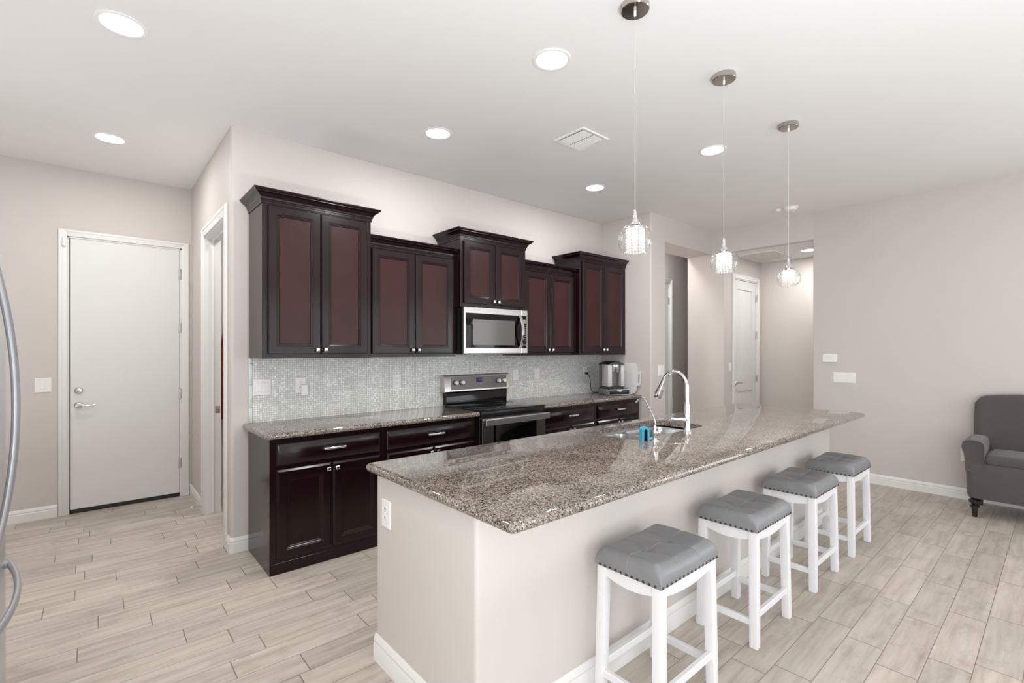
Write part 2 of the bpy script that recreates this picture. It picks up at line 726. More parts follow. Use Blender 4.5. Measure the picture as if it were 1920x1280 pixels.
# side wall with the pantry doorway (opening y 4.09..4.96)
PY_0, PY_1, DZ = 4.09, 4.96, 2.435
bm = new()
box(bm, XK, XK + T, YB + T, PY_0, 0, H)
box(bm, XK, XK + T, PY_1, YD, 0, H)
box(bm, XK, XK + T, PY_0, PY_1, DZ, H)
struct('wall_left', bm, 'wall')

# wall with the flat white door (opening x -0.17..0.657)
DX0, DX1 = -0.172, 0.660
bm = new()
box(bm, -1.8, DX0, YD, YD + T, 0, H)
box(bm, DX1, 2.7, YD, YD + T, 0, H)
box(bm, DX0, DX1, YD, YD + T, 2.445, H)
struct('wall_far', bm, 'wall')

# pantry walls seen through the doorway
bm = new()
box(bm, 2.6, 2.7, YB + T, YD, 0, H)
struct('wall_pantry', bm, 'wall')

# short wall at the counter's end and the wall with the alcove
bm = new()
poly = [(5.2, YF), (5.2, YF + 0.11), (XW + T, YF + 0.11), (XW + T, YB), (XW, YB), (XW, YF + c)]
for i in range(1, 6):
    a = R(180 + 90 * i / 5)
    poly.append((XW + c + c * math.cos(a), YF + c + c * math.sin(a)))
prism(bm, poly, 0, H)
box(bm, 5.2, XR, YF, YF + 0.11, OZ, H)
struct('wall_end', bm, 'wall')
bm = new()
YA = 3.53       # back of the thick opening
YN = 3.86       # wall of the dim passage behind it
box(bm, XW + T, 5.705, YN, YN + T, 0, H)
box(bm, 6.455, 7.5, YN, YN + T, 0, H)
box(bm, 5.705, 6.455, YN, YN + T, 2.44, H)
box(bm, XW + T, XR, YF + 0.11, YA, OZ, H)
box(bm, 7.4, 7.5, YA - 0.2, YN, 0, H)
box(bm, XR + T, 7.5, YA - 0.2, YA - 0.1, 0, H)
struct('wall_alcove', bm, 'wall')

# right wall with the hall opening (y 1.95..3.01)
HY0, HY1 = 1.95, 3.012
bm = new()
box(bm, XR, XR + T, -0.85, HY0, 0, H, 0.012, 3, 'v')
box(bm, XR, XR + T, -3.6, -3.15, 0, H)
box(bm, XR, XR + T, -3.15, -0.85, 2.3, H)
box(bm, XR, XR + T, HY1, YA, 0, H)
box(bm, XR, XR + T, HY0 - 0.012, HY1, OZ, H)
struct('wall_right', bm, 'wall')
# hall behind it
XH = 7.57
bm = new()
HDX0, HDX1 = 6.69, 7.43
box(bm, XR + T, HDX0, HY1, HY1 + T, 0, OZ)
box(bm, HDX1, XH + T, HY1, HY1 + T, 0, OZ)
box(bm, HDX0, HDX1, HY1, HY1 + T, 2.44, OZ)
box(bm, XH, XH + T, 0.4, HY1, 0, OZ)
box(bm, XR + T, XH + T, 0.3, 0.4, 0, OZ)
struct('wall_hall', bm, 'wall')
bm = new()
box(bm, XR + T, XH + T, 0.3, HY1 + T, OZ, OZ + 0.1)
struct('ceiling_hall', bm, 'ceiling')

# wall behind the camera with three window openings, and the wall on the left
bm = new()
wins = ((0.9, 1.5), (3.2, 1.9), (5.4, 1.5))
xs = [-1.8]
for wx, ww in wins:
    xs += [wx - ww / 2, wx + ww / 2]
xs.append(XR)
for i in range(0, len(xs), 2):
    box(bm, xs[i], xs[i + 1], -3.6, -3.48, 0, H)
for wx, ww in wins:
    box(bm, wx - ww / 2, wx + ww / 2, -3.6, -3.48, 0, 0.25)
    box(bm, wx - ww / 2, wx + ww / 2, -3.6, -3.48, 2.45, H)
struct('wall_front', bm, 'wall')
bm = new()
box(bm, -1.8, -1.68, -3.6, -2.4, 0, H)
box(bm, -1.8, -1.68, -0.2, YD, 0, H)
box(bm, -1.8, -1.68, -2.4, -0.2, 2.3, H)
struct('wall_west', bm, 'wall')


# --- baseboards
def base_prof(h):
    return [(0, 0), (0.014, 0), (0.014, h * 0.62), (0.011, h * 0.66), (0.011, h * 0.74), (0.013, h * 0.78), (0.009, h * 0.88), (0.005, h * 0.97), (0.002, h), (0, h)]


def run_base(bm, pts, h=0.105, inward=1, ends=True):
    """baseboard along a polyline of wall points; the room lies to the left of travel * inward"""
    P = [Vector((p[0], p[1])) for p in pts]
    loops = []
    prof = base_prof(h)
    for i, p in enumerate(P):
        d0 = (P[i] - P[i - 1]).normalized() if i else None
        d1 = (P[i + 1] - P[i]).normalized() if i < len(P) - 1 else None
        n0 = Vector((-d0.y, d0.x)) * inward if d0 is not None else None
        n1 = Vector((-d1.y, d1.x)) * inward if d1 is not None else None
        if n0 is None:
            m = n1
        elif n1 is None:
            m = n0
        else:
            s = n0 + n1
            m = s / max(0.2, s.dot(n0))
        loops.append([(p.x + m.x * o, p.y + m.y * o, z) for o, z in prof])
    loft(bm, loops)


bm = new()
run_base(bm, [(-1.68, YD), (DX0 - 0.062, YD)], inward=-1)
struct('baseboard_far', bm, 'trim')
bm = new()
run_base(bm, [(DX1 + 0.068, YD - 0.0), (XK, YD), (XK, PY_1 + 0.087)], inward=-1)
struct('baseboard_left', bm, 'trim')
bm = new()
pts = [(XK, PY_0 - 0.087), (XK, YB + c)]
for i in range(1, 6):
    a = R(180 + 90 * i / 5)
    pts.append((XK + c + c * math.cos(a), YB + c + c * math.sin(a)))
pts.append((0.852, YB))
run_base(bm, pts, inward=-1)
struct('baseboard_back', bm, 'trim')
bm = new()
run_base(bm, [(XR, HY0), (XR, -0.85)], inward=-1)
struct('baseboard_right', bm, 'trim')
bm = new()
run_base(bm, [(XH, HY1), (XH, 0.4)], inward=-1)
run_base(bm, [(XR, YA), (XR, HY1)], inward=-1)
struct('baseboard_hall', bm, 'trim')


# --- door casings and doors
def casing_bm(x0, x1, ztop, w, y, t=0.016, depth=0.13):
    """casing of an opening x0..x1 in a wall facing -Y at y, plus the jamb lining"""
    bm = new()
    for a, b in ((x0 - w, x0), (x1, x1 + w)):
        box(bm, a, b, y - t, y, 0, ztop + w, 0.004, 2)
        mid = a + w * (0.25 if a < x0 - 1e-6 and b <= x0 else 0.75)
        box(bm, min(mid, mid) - 0.012, mid + 0.012, y - t - 0.004, y - t + 0.002, 0, ztop + w - 0.012, 0.003, 2)
    box(bm, x0, x1, y - t, y, ztop, ztop + w, 0.004, 2)
    box(bm, x0 - w * 0.3, x1 + w * 0.3, y - t - 0.004, y - t + 0.002, ztop + w * 0.6, ztop + w * 0.9, 0.003, 2)
    box(bm, x0, x0 + 0.012, y - 0.002, y + depth, 0, ztop)
    box(bm, x1 - 0.012, x1, y - 0.002, y + depth, 0, ztop)
    box(bm, x0, x1, y - 0.002, y + depth, ztop - 0.012, ztop)
    return bm


def rotated(bm, loc, rz):
    bmesh.ops.transform(bm, matrix=Matrix.Translation(loc) @ Matrix.Rotation(rz, 4, 'Z'), verts=bm.verts[:])
    return bm


def hinge(parent, x, y, z, name='hinge'):
    bm = new()
    lathe(bm, [(0.007, -0.045), (0.007, 0.045)], 10, (x, y, z))
    lathe(bm, [(0.008, 0.045), (0.004, 0.053)], 10, (x, y, z))
    box(bm, x - 0.016, x + 0.016, y, y + 0.006, z - 0.045, z + 0.045)
    return obj(name, bm, 'nickel', parent)


def lever(parent, x, y, z, s=1):
    bm = new()
    lathe(bm, [(0.030, 0), (0.030, -0.006), (0.022, -0.016), (0.012, -0.018), (0.011, -0.045)], 20, (x, y, z), 'Y')
    pts = smooth_path([(x, y - 0.042, z), (x + 0.022 * s, y - 0.047, z + 0.001), (x + 0.06 * s, y - 0.047, z - 0.006), (x + 0.112 * s, y - 0.044, z + 0.004)], 6)
    n = len(pts)
    tube(bm, pts, [0.0115 - 0.006 * i / n for i in range(n)], 10)
    return obj('door_lever', bm, 'nickel', parent)


# trim_1 + door_1: flat white door of the far wall
struct('trim_1', casing_bm(DX0, DX1, 2.445, 0.06, YD), 'trim')
d1 = sthing('door_1', ((DX0 + DX1) / 2, YD + 0.02, 0))
bm = new()
box(bm, DX0 + 0.016, DX1 - 0.016, YD + 0.006, YD + 0.046, 0.035, 2.438, 0.002, 1)
obj('door_slab', bm, 'door', d1)
bm = new()
box(bm, DX0 + 0.014, DX1 - 0.014, YD + 0.001, YD + 0.05, 0.004, 0.036, 0.002, 1)
obj('door_sweep', bm, 'rubber', d1, label='dark rubber sweep under the white door')
lever(d1, -0.098, YD + 0.006, 0.955)
bm = new()
lathe(bm, [(0.030, 0), (0.030, -0.008), (0.022, -0.018), (0.010, -0.020)], 20, (-0.098, YD + 0.006, 1.085), 'Y')
box(bm, -0.112, -0.084, YD - 0.026, YD - 0.012, 1.081, 1.089, 0.002, 1)
obj('deadbolt', bm, 'nickel', d1)
for hz in (2.19, 1.665, 1.01, 0.33):
    hinge(d1, DX1 - 0.008, YD - 0.004, hz)

# trim_2: casing of the pantry doorway (wall facing -X)
bm = casing_bm(-(PY_1), -(PY_0), DZ, 0.084, 0.0, 0.016, 0.121)
rotated(bm, (XK, 0, 0), R(-90))
struct('trim_2', bm, 'trim')
bm = new()
box(bm, XK + 0.05, XK + 0.066, PY_1 - 0.03, PY_1 - 0.012, 0.012, DZ - 0.012, 0.003, 1)
box(bm, XK + 0.05, XK + 0.066, PY_0 + 0.012, PY_0 + 0.03, 0.012, DZ - 0.012, 0.003, 1)
box(bm, XK + 0.05, XK + 0.066, PY_0 + 0.012, PY_1 - 0.012, DZ - 0.03, DZ - 0.012, 0.003, 1)
struct('trim_3', bm, 'trim')
bm = new()
box(bm, XK + 0.075, XK + 0.113, PY_1 - 0.0135, PY_1 - 0.011, 0.885, 0.95, 0.002, 1)
box(bm, XK + 0.086, XK + 0.102, PY_1 - 0.016, PY_1 - 0.012, 0.905, 0.93, 0.002, 1)
tag(obj('strike_plate', bm, 'nickel'), 'small metal strike plate on the white jamb of the open doorway', 'strike plate')

# trim_4 + door_2: door in the dark alcove
struct('trim_4', casing_bm(5.705, 6.455, 2.44, 0.055, YN), 'trim')
d2 = sthing('door_2', (6.08, YN + 0.02, 0))
bm = new()
box(bm, 5.721, 6.439, YN + 0.01, YN + 0.045, 0.01, 2.425, 0.002, 1)
obj('door_slab', bm, 'door', d2)
for hz in (2.17, 1.1, 0.3):
    hinge(d2, 6.441, YN, hz)

# trim_5 + door_3: panelled plank door in the hall
struct('trim_5', casing_bm(HDX0, HDX1, 2.44, 0.062, HY1), 'trim')
d3 = sthing('door_3', ((HDX0 + HDX1) / 2, HY1 + 0.02, 0))
bm = new()
x0, x1, yq = HDX0 + 0.016, HDX1 - 0.016, HY1 + 0.012
zs = ((0.16, 0.86), (1.06, 2.30))
st = 0.11
box(bm, x0, x0 + st, yq, yq + 0.036, 0.012, 2.425, 0.0015, 1)
box(bm, x1 - st, x1, yq, yq + 0.036, 0.012, 2.425, 0.0015, 1)
for a, b in ((0.012, 0.16), (0.86, 1.06), (2.30, 2.425)):
    box(bm, x0 + st, x1 - st, yq, yq + 0.036, a, b)
for a, b in zs:
    n = 5
    w = (x1 - x0 - 2 * st) / n
    for i in range(n):
        box(bm, x0 + st + i * w + 0.001, x0 + st + (i + 1) * w - 0.001, yq + 0.012, yq + 0.028, a, b, 0.004, 1)
obj('door_slab', bm, 'door', d3)
lever(d3, x0 + 0.06, yq, 0.985)
for hz in (2.2, 1.66, 1.02):
    hinge(d3, x1 + 0.006, HY1 - 0.004, hz)

bm = new()
box(bm, DX0, DX1, YD + 0.052, YD + 0.07, 0.0, 2.445)  # added dark sheet hidden behind the slab, blocks light in the door gap
struct('light_block_1', bm, 'rubber')
bm = new()
box(bm, 5.705, 6.455, YN + 0.05, YN + 0.07, 0.0, 2.44)  # added dark sheets behind the other two doors, closing their gaps to light
box(bm, HDX0, HDX1, HY1 + 0.06, HY1 + 0.08, 0.0, 2.44)
struct('light_block_2', bm, 'rubber')
# small things around the far door
bm = new()
box(bm, -0.205, -0.180, YD - 0.036, YD - 0.0165, 2.352, 2.43, 0.004, 2)
tag(obj('door_sensor', bm, 'white'), 'small white alarm contact at the top left corner of the flat door', 'sensor')
ds = thing('door_stop', 'spring door stop with white tip low beside the doorway', 'door stop', (XK - 0.014, 5.09, 0.05))
bm = new()
pts = []
for i in range(15 * 8 + 1):
    a = 2 * PI * i / 8
    pts.append((XK - 0.016 - 0.06 * i / 120, 5.09 + 0.006 * math.cos(a), 0.05 + 0.006 * math.sin(a)))
tube(bm, pts, 0.0014, 6)
obj('spring', bm, 'nickel', ds)
bm = new()
lathe(bm, [(0.006, 0), (0.0095, -0.003), (0.0095, -0.012), (0.006, -0.016)], 14, (XK - 0.074, 5.09, 0.05), 'X')
obj('tip', bm, 'white', ds)
bm = new()
lathe(bm, [(0.011, 0), (0.009, -0.006)], 14, (XK - 0.0145, 5.09, 0.05), 'X')
obj('base', bm, 'nickel', ds)

# red garment glimpsed in the pantry
bm = new()
loops = []
for z, w in ((0.74, 0.20), (1.0, 0.21), (1.4, 0.20), (1.62, 0.17), (1.76, 0.10), (1.84, 0.03)):
    lp = []
    for i in range(24):
        a = 2 * PI * i / 24
        lp.append((1.17 + w * math.cos(a), 5.66 + 0.05 * math.sin(a) + 0.012 * math.cos(5 * a + z * 4), z))
    loops.append(lp)
loft(bm, loops)
tag(obj('hanging_coat', bm, 'red_cloth'), 'dark red garment hanging in the gap of the open doorway', 'garment')

# ------------------------------------------------------------------ wall plates


def plate(name, label, loc, rotz, w, h, kind, cat, group=None):
    t = thing(name, label, cat, loc, rotz, group, local=True)
    bm = new()
    panel(bm, -w / 2, w / 2, -h / 2, h / 2, 0, [(0, 0), (0, 0.003), (0.003, 0.006)])
    obj('cover_plate', bm, 'white', t)
    if kind.startswith('rocker'):
        n = int(kind[6:])
        for i in range(n):
            cx = (i - (n - 1) / 2) * 0.046
            bm = new()
            panel(bm, cx - 0.0165, cx + 0.0165, -0.033, 0.033, -0.0055, [(0, 0), (0, 0.002), (0.0015, 0.0035)])
            obj('rocker', bm, 'white', t)
    else:
        for s in (1, -1):
            bm = new()
            lp = rr2(-0.016, 0.016, s * 0.02 - 0.0145, s * 0.02 + 0.0145, 0.011, 4)
            loft(bm, [[(x, -0.0055, z) for x, z in lp], [(x, -0.0085, z) for x, z in lp]])
            so = obj('socket', bm, 'white', t)
            bm = new()
            for dx in (-0.006, 0.006):
                box(bm, dx - 0.0011, dx + 0.0011, -0.0090, -0.0084, s * 0.02, s * 0.02 + 0.008)
            lathe(bm, [(0.0022, -0.0084), (0.0022, -0.0090)], 10, (0, 0, s * 0.02 - 0.006), 'Y')
            obj('slots', bm, 'slot', so)
    return t


NX = R(-90)    # facing -X
YBS = YB - 0.0095
plate('light_switch', 'single white rocker switch on the wall left of the flat door', (-0.325, YD, 1.145), 0, 0.105, 0.125, 'rocker1', 'light switch')
plate('light_switch', 'white switch plate partly cut by the left photo edge behind the fridge handle', (-0.625, YD, 1.17), 0, 0.105, 0.16, 'rocker1', 'light switch')
plate('light_switch', 'double rocker switch at the left end of the mosaic backsplash', (0.940, YBS, 1.172), 0, 0.118, 0.122, 'rocker2', 'light switch')
plate('wall_outlet', 'backsplash outlet holding a white plug-in, near the double switch', (1.212, YBS, 1.175), 0, 0.076, 0.122, 'duplex', 'outlet')
plate('wall_outlet', 'empty outlet midway between the plug-in and the range on the backsplash', (2.03, YBS, 1.174), 0, 0.078, 0.122, 'duplex', 'outlet')
plate('light_switch', 'white rocker plate on the backsplash just right of the range', (3.43, YBS, 1.176), 0, 0.078, 0.118, 'rocker1', 'light switch')
plate('light_switch', 'white rocker plate on the backsplash between the range and coffee maker, farther from the range', (3.75, YBS, 1.177), 0, 0.078, 0.122, 'rocker1', 'light switch')
plate('wall_outlet', 'outlet with a black plug left of the coffee maker', (4.567, YBS, 1.182), 0, 0.078, 0.118, 'duplex', 'outlet')
plate('wall_outlet', 'white outlet on the end of the kitchen island', (1.005, 2.022, 0.705), NX, 0.082, 0.125, 'duplex', 'outlet')
plate('light_switch', 'blank looking white switch plate behind the tall faucet, left of the alcove', (5.11, YF, 1.20), 0, 0.118, 0.125, 'rocker2', 'light switch')
plate('light_switch', 'four gang rocker switch on the right wall below the thermostat', (XR, 1.635, 1.135), NX, 0.215, 0.118, 'rocker4', 'light switch')
plate('light_switch', 'narrow white switch on the hall wall left of the panelled door', (6.565, HY1, 1.21), 0, 0.07, 0.118, 'rocker1', 'light switch')
plate('wall_outlet', 'outlet low on the right wall half hidden by the armchair', (XR, 0.632, 0.425), NX, 0.078, 0.12, 'duplex', 'outlet')

th = thing('thermostat', 'white rounded thermostat on the right wall beside the hall opening', 'thermostat', (XR, 1.777, 1.352), NX, local=True)
bm = new()
lp = rr2(-0.073, 0.073, -0.050, 0.050, 0.018, 5)
lq = rr2(-0.066, 0.066, -0.043, 0.043, 0.014, 5)
loft(bm, [[(x, 0, z) for x, z in lp], [(x, -0.016, z) for x, z in lp], [(x, -0.022, z) for x, z in lq]])
obj('housing', bm, 'white', th)
bm = new()
box(bm, -0.034, 0.034, -0.0235, -0.0215, -0.018, 0.026, 0.001, 1)
obj('screen', bm, 'trim', th)

pi_ = thing('plug_in_charger', 'white plug-in block in the backsplash outlet near the double switch', 'plug-in', (1.232, YBS - 0.0085, 1.095), 0, local=True)
bm = new()
box(bm, -0.024, 0.024, -0.04, 0, 0, 0.085, 0.006, 3)
obj('block', bm, 'white', pi_)
bm = new()
box(bm, -0.015, 0.015, -0.0415, -0.0395, 0.015, 0.06, 0.001, 1)
obj('face', bm, 'white', pi_)

# ------------------------------------------------------------------ backsplash
bs = thing('backsplash', 'pale grey and white mosaic tile backsplash between counter and wall cabinets', 'backsplash', (2.9, YB - 0.004, 0.914))
bm = new()
box(bm, 0.876, XW - 0.0006, YB - 0.009, YB - 0.0006, 0.9145, 1.46)
obj('mosaic', bm, 'mosaic', bs)
bm = new()
z = 0.9145
for dz in (0.11, 0.17, 0.155, 0.04):
    box(bm, 0.855, 0.8755, YB - 0.011, YB - 0.0006, z, z + dz - 0.002, 0.003, 2)
    z += dz
obj('edge_liner', bm, 'glasstrim', bs, label='pale green glass edge pieces')

# ------------------------------------------------------------------ cabinets
UD = [(0, -0.002), (0, 0.014), (0.005, 0.019), (0.052, 0.019), (0.055, 0.016), (0.060, 0.016), (0.063, 0.012), (0.068, 0.012), (0.073, 0.007)]
BD = [(0, -0.002), (0, 0.010), (0.012, 0.019), (0.056, 0.019), (0.059, 0.016), (0.064, 0.016), (0.068, 0.011), (0.073, 0.011), (0.078, 0.006)]
DR = [(0, -0.002), (0, 0.008), (0.016, 0.019)]


def knob(parent, x, y, z):
    bm = new()
    lathe(bm, [(0.008, 0), (0.006, -0.012), (0.008, -0.016)], 12, (x, y, z), 'Y')
    panel(bm, x - 0.0145, x + 0.0145, z - 0.0145, z + 0.0145, y - 0.015, [(0, 0), (0, 0.004), (0.002, 0.008), (0.005, 0.0105), (0.008, 0.0115)])
    return obj('knob', bm, 'chrome', parent)


def bar_pull(parent, x, y, z, L=0.15):
    bm = new()
    for s in (-1, 1):
        box(bm, x + s * (L / 2 - 0.018) - 0.006, x + s * (L / 2 - 0.018) + 0.006, y - 0.026, y, z - 0.006, z + 0.006, 0.002, 1)
    loops = []
    for i in range(9):
        t = i / 8 * 2 - 1
        xx = x + t * L / 2
        hh = 0.0095
        yy = y - 0.024 - 0.008 * (1 - t * t)
        loops.append([(xx, yy + 0.004 - 0.010 * math.cos(R(q)), z + hh * math.sin(R(q))) for q in range(-90, 271, 30)][:-1])
    loft(bm, loops)
    return obj('drawer_pull', bm, 'chrome', parent)


CROWN = [(0.0, 0.0), (0.006, 0.0), (0.006, 0.014), (0.009, 0.016), (0.009, 0.024), (0.013, 0.027), (0.014, 0.034), (0.017, 0.042),
         (0.023, 0.051), (0.032, 0.059), (0.042, 0.065), (0.046, 0.067), (0.046, 0.071), (0.055, 0.078), (0.060, 0.083), (0.060, 0.090), (0.0, 0.090)]


def wall_cabinet(label, x0, x1, yf, z0, z1, zd0, zd1, crown_sides, right_wall=False):
    t = thing('wall_cabinet', label, 'cabinet', ((x0 + x1) / 2, (yf + YB) / 2, z0), group='dark wall cabinets in a row')
    bm = new()
    box(bm, x0, x1, yf, YB - 0.0005, z0, z1, 0.0015, 1)
    obj('carcass', bm, 'wood', t)
    mid = (x0 + x1) / 2
    m = 0.034
    g = 0.003
    for s, a, b in ((-1, x0 + m, mid - g), (1, mid + g, x1 - m)):
        bm = new()
        panel(bm, a, b, zd0, zd1, yf, UD)
        d = obj('door', bm, 'wood', t)
        bm = new()
        panel(bm, a + 0.072, b - 0.072, zd0 + 0.072, zd1 - 0.072, yf, [(0, 0.0), (0, 0.0078)])
        obj('centre_panel', bm, 'veneer', d, label='redder centre panel')
        knob(d, mid + s * 0.028, yf - 0.019, zd0 + 0.03)
    bm = new()
    zc = z1 - 0.012
    loops = []
    for p, h in CROWN:
        z = zc + h
        if crown_sides == 'both':
            loops.append([(x0 - p, YB - 0.001, z), (x0 - p, yf - p, z), (x1 + p, yf - p, z), (x1 + p, YB - 0.001, z)])
        elif crown_sides == 'left':
            loops.append([(x0 - p, YB - 0.001, z), (x0 - p, yf - p, z), (x1, yf - p, z), (x1, YB - 0.001, z)])
        else:
            loops.append([(x0, YB - 0.001, z), (x0, yf - p, z), (x1, yf - p, z), (x1, YB - 0.001, z)])
    loft(bm, loops)
    obj('crown_moulding', bm, 'wood', t)
    return t


UB = [0.852, 1.62, 2.46, 3.245, 4.06, 4.898]
YT, YS = 3.53, 3.60
wall_cabinet('tall dark wood wall cabinet at the left end of the row', UB[0], UB[1], YT, 1.390, 2.447, 1.418, 2.425, 'both')
wall_cabinet('lower dark wall cabinet between the leftmost tall one and the microwave', UB[1] + 0.001, UB[2] - 0.001, YS, 1.390, 2.27, 1.416, 2.252, 'none')
wall_cabinet('short dark cabinet directly above the microwave', UB[2], UB[3], YT, 1.832, 2.447, 1.865, 2.425, 'both')
wall_cabinet('lower dark wall cabinet just right of the microwave', UB[3] + 0.001, UB[4] - 0.001, YS, 1.390, 2.27, 1.416, 2.252, 'none')
wall_cabinet('tall dark wall cabinet at the right end above the coffee maker', UB[4], UB[5], YT, 1.390, 2.447, 1.418, 2.425, 'left')

YC = 3.335      # face frame of the base cabinets


def base_cabinet(label, x0, x1, dx0, dx1, left_end=False):
    t = thing('base_cabinet', label, 'cabinet', ((x0 + x1) / 2, (YC + YB) / 2, 0), group='dark base cabinets under the granite counter')
    bm = new()
    box(bm, x0, x1, YC, YB - 0.0005, 0.0, 0.876, 0.0015, 1)
    obj('carcass', bm, 'wood', t)
    bm = new()
    box(bm, x0, x1, YC - 0.006, YC, 0.0, 0.072, 0.002, 1)
    obj('plinth', bm, 'wood', t)
    if left_end:
        bm = new()
        box(bm, x0 - 0.006, x0, YC - 0.008, YB - 0.016, 0.0, 0.876, 0.0015, 1)
        obj('end_panel', bm, 'wood', t)
    bm = new()
    panel(bm, dx0, dx1, 0.700, 0.838, YC, DR)
    d = obj('drawer', bm, 'wood', t)
    bar_pull(d, (dx0 + dx1) / 2 + 0.01, YC - 0.019, 0.778)
    mid = (dx0 + dx1) / 2
    for s, a, b in ((-1, dx0, mid - 0.006), (1, mid + 0.006, dx1)):
        bm = new()
        panel(bm, a, b, 0.094, 0.672, YC, BD)
        q = obj('door', bm, 'wood', t)
        knob(q, mid + s * 0.030, YC - 0.019, 0.636)
    return t


base_cabinet('dark base cabinet at the left end with its end panel showing', 0.852, 1.625, 0.888, 1.600, True)
base_cabinet('dark base cabinet between the left end cabinet and the range', 1.6255, 2.497, 1.655, 2.462)
base_cabinet('dark base cabinet immediately right of the range', 3.268, 4.085, 3.318, 4.055)
base_cabinet('dark base cabinet at the right end under the coffee maker', 4.0855, 4.898, 4.118, 4.868)


def slab(bm, outer, z0, z1, r, hole=None):
    """outer(inset) -> loop; slab with rounded edge"""
    n = 6
    loops = []
    for i in range(n + 1):
        a = -90 + 180 * i / n
        loops.append([(x, y, (z0 + z1) / 2 + (z1 - z0) / 2 * math.sin(R(a))) for x, y in outer(r * (1 - math.cos(R(a))))])
    vl = loft(bm, loops, cap0=not hole, cap1=not hole)
    if hole:
        hz = [[bm.verts.new((x, y, z)) for x, y in hole] for z in (z0, z1)]
        k = len(hole)
        for i in range(k):
            j = (i + 1) % k
            bm.faces.new((hz[0][i], hz[0][j], hz[1][j], hz[1][i]))
        for ring, hl in ((vl[0], hz[0]), (vl[-1], hz[1])):
            es = []
            for lp in (ring, hl):
                for i in range(len(lp)):
                    e = bm.edges.get((lp[i], lp[(i + 1) % len(lp)]))
                    es.append(e)
            bmesh.ops.triangle_fill(bm, use_beauty=True, use_dissolve=False, edges=es)


CT0, CT1 = 0.8765, 0.914
bm = new()
slab(bm, lambda i: rr2(0.812 + i, 2.499 - i * 0.3, 3.288 + i, YB - 0.0005, 0.006, 3), CT0, CT1, 0.014)
tag(obj('countertop', bm, 'granite'), 'long brown granite countertop on the left base cabinets, left of the range', 'countertop')
bm = new()
slab(bm, lambda i: rr2(3.267 + i * 0.3, XW - 0.0005, 3.288 + i, YB - 0.0005, 0.006, 3), CT0, CT1, 0.014)
tag(obj('countertop', bm, 'granite'), 'brown granite countertop right of the range carrying the coffee maker', 'countertop')

# ------------------------------------------------------------------ range
rx0, rx1 = 2.502, 3.264
rg = thing('kitchen_range', 'stainless and black glass electric range between the base cabinets', 'range', ((rx0 + rx1) / 2, 3.55, 0))
bm = new()
box(bm, rx0, rx1, 3.30, 3.885, 0.0, 0.905, 0.002, 1)
obj('body', bm, 'black', rg)
bm = new()
box(bm, rx0 - 0.004, rx1 + 0.004, 3.262, 3.84, 0.9145, 0.926, 0.004, 2)
ck = obj('cooktop', bm, 'blackglass', rg)
bm = new()
box(bm, rx0, rx1, 3.275, 3.84, 0.868, 0.914, 0.004, 2)
obj('front_trim', bm, 'black', rg)
M['burner'] = plain('burner_mark', lin(34, 34, 36), 0.12, var=0.05, vscale=20)
for bx, by, br in ((2.69, 3.42, 0.10), (3.08, 3.42, 0.085), (2.69, 3.69, 0.08), (3.08, 3.69, 0.105)):
    bm = new()
    for r_ in (br, br * 0.62):
        lathe(bm, [(r_ - 0.002, 0.926), (r_ - 0.002, 0.9262), (r_, 0.9262), (r_, 0.926)], 40, (bx, by, 0), 'Z', False, False)
    obj('burner_ring', bm, 'burner', ck)
# backguard
bm = new()
loops = []
for y, z in ((3.885, 0.92), (3.832, 0.92), (3.832, 1.035), (3.840, 1.05), (3.885, 1.05)):
    loops.append([(rx0 + 0.012, y, z), (rx1 - 0.012, y, z)])
prof = [(3.885, 0.92), (3.832, 0.92), (3.828, 1.032), (3.840, 1.052), (3.885, 1.052)]
loft(bm, [[(x, y, z) for y, z in prof] for x in (rx0 + 0.008, rx1 - 0.008)])
obj('riser', bm, 'blackglass', rg)
bm = new()
prof = [(3.888, 1.047), (3.800, 1.047), (3.797, 1.052), (3.812, 1.196), (3.820, 1.207), (3.888, 1.207)]
loft(bm, [[(x, y, z) for y, z in prof] for x in (rx0 - 0.03, rx1 - 0.004)])
bg_ = obj('backguard', bm, 'steel', rg)
bm = new()
px0, px1 = rx0 + 0.045, rx1 - 0.035
prof = [(3.8105, 1.066), (3.7965, 1.066), (3.8080, 1.186), (3.8205, 1.186)]
loft(bm, [[(x, y, z) for y, z in prof] for x in (px0, px1)])
cp = obj('control_panel', bm, 'grey_panel', bg_)


def yp(z):
    return 3.7965 + (z - 1.066) / 0.12 * 0.0115


for kx in (px0 + 0.048, px0 + 0.122, px1 - 0.112, px1 - 0.042):
    zk = 1.135
    bm = new()
    lathe(bm, [(0.0235, 0.004), (0.0235, -0.004), (0.019, -0.006)], 24, (kx, yp(zk), zk), 'Y')
    obj('knob_base', bm, 'black', rg)
    bm = new()
    lathe(bm, [(0.0195, -0.004), (0.0185, -0.030), (0.016, -0.033), (0.004, -0.033)], 24, (kx, yp(zk), zk), 'Y')
    obj('knob', bm, 'white', rg, label='pale grey round knob')
bm = new()
dx = (px0 + px1) / 2 - 0.01
box(bm, dx - 0.036, dx + 0.036, yp(1.15) - 0.0025, yp(1.15) + 0.004, 1.128, 1.174, 0.001, 1)
dp = obj('display', bm, 'display', rg, label='small blue violet lit display')
text('digits', '7:19', 0.017, 'digits', dp, Matrix.Translation((dx + 0.012, yp(1.15) - 0.0032, 1.150)) @ FACE_NEG_Y, 0.0003)
bm = new()
rb = random.Random(5)
for gx in (dx - 0.135, dx - 0.115, dx - 0.085, dx - 0.06, dx + 0.055, dx + 0.075, dx + 0.095, dx + 0.12, dx + 0.14):
    for gz in (1.168, 1.152, 1.136, 1.120):
        w = rb.choice((0.003, 0.005, 0.007))
        box(bm, gx - w, gx + w, yp(gz) - 0.0008, yp(gz) + 0.002, gz - 0.0018, gz + 0.0018)
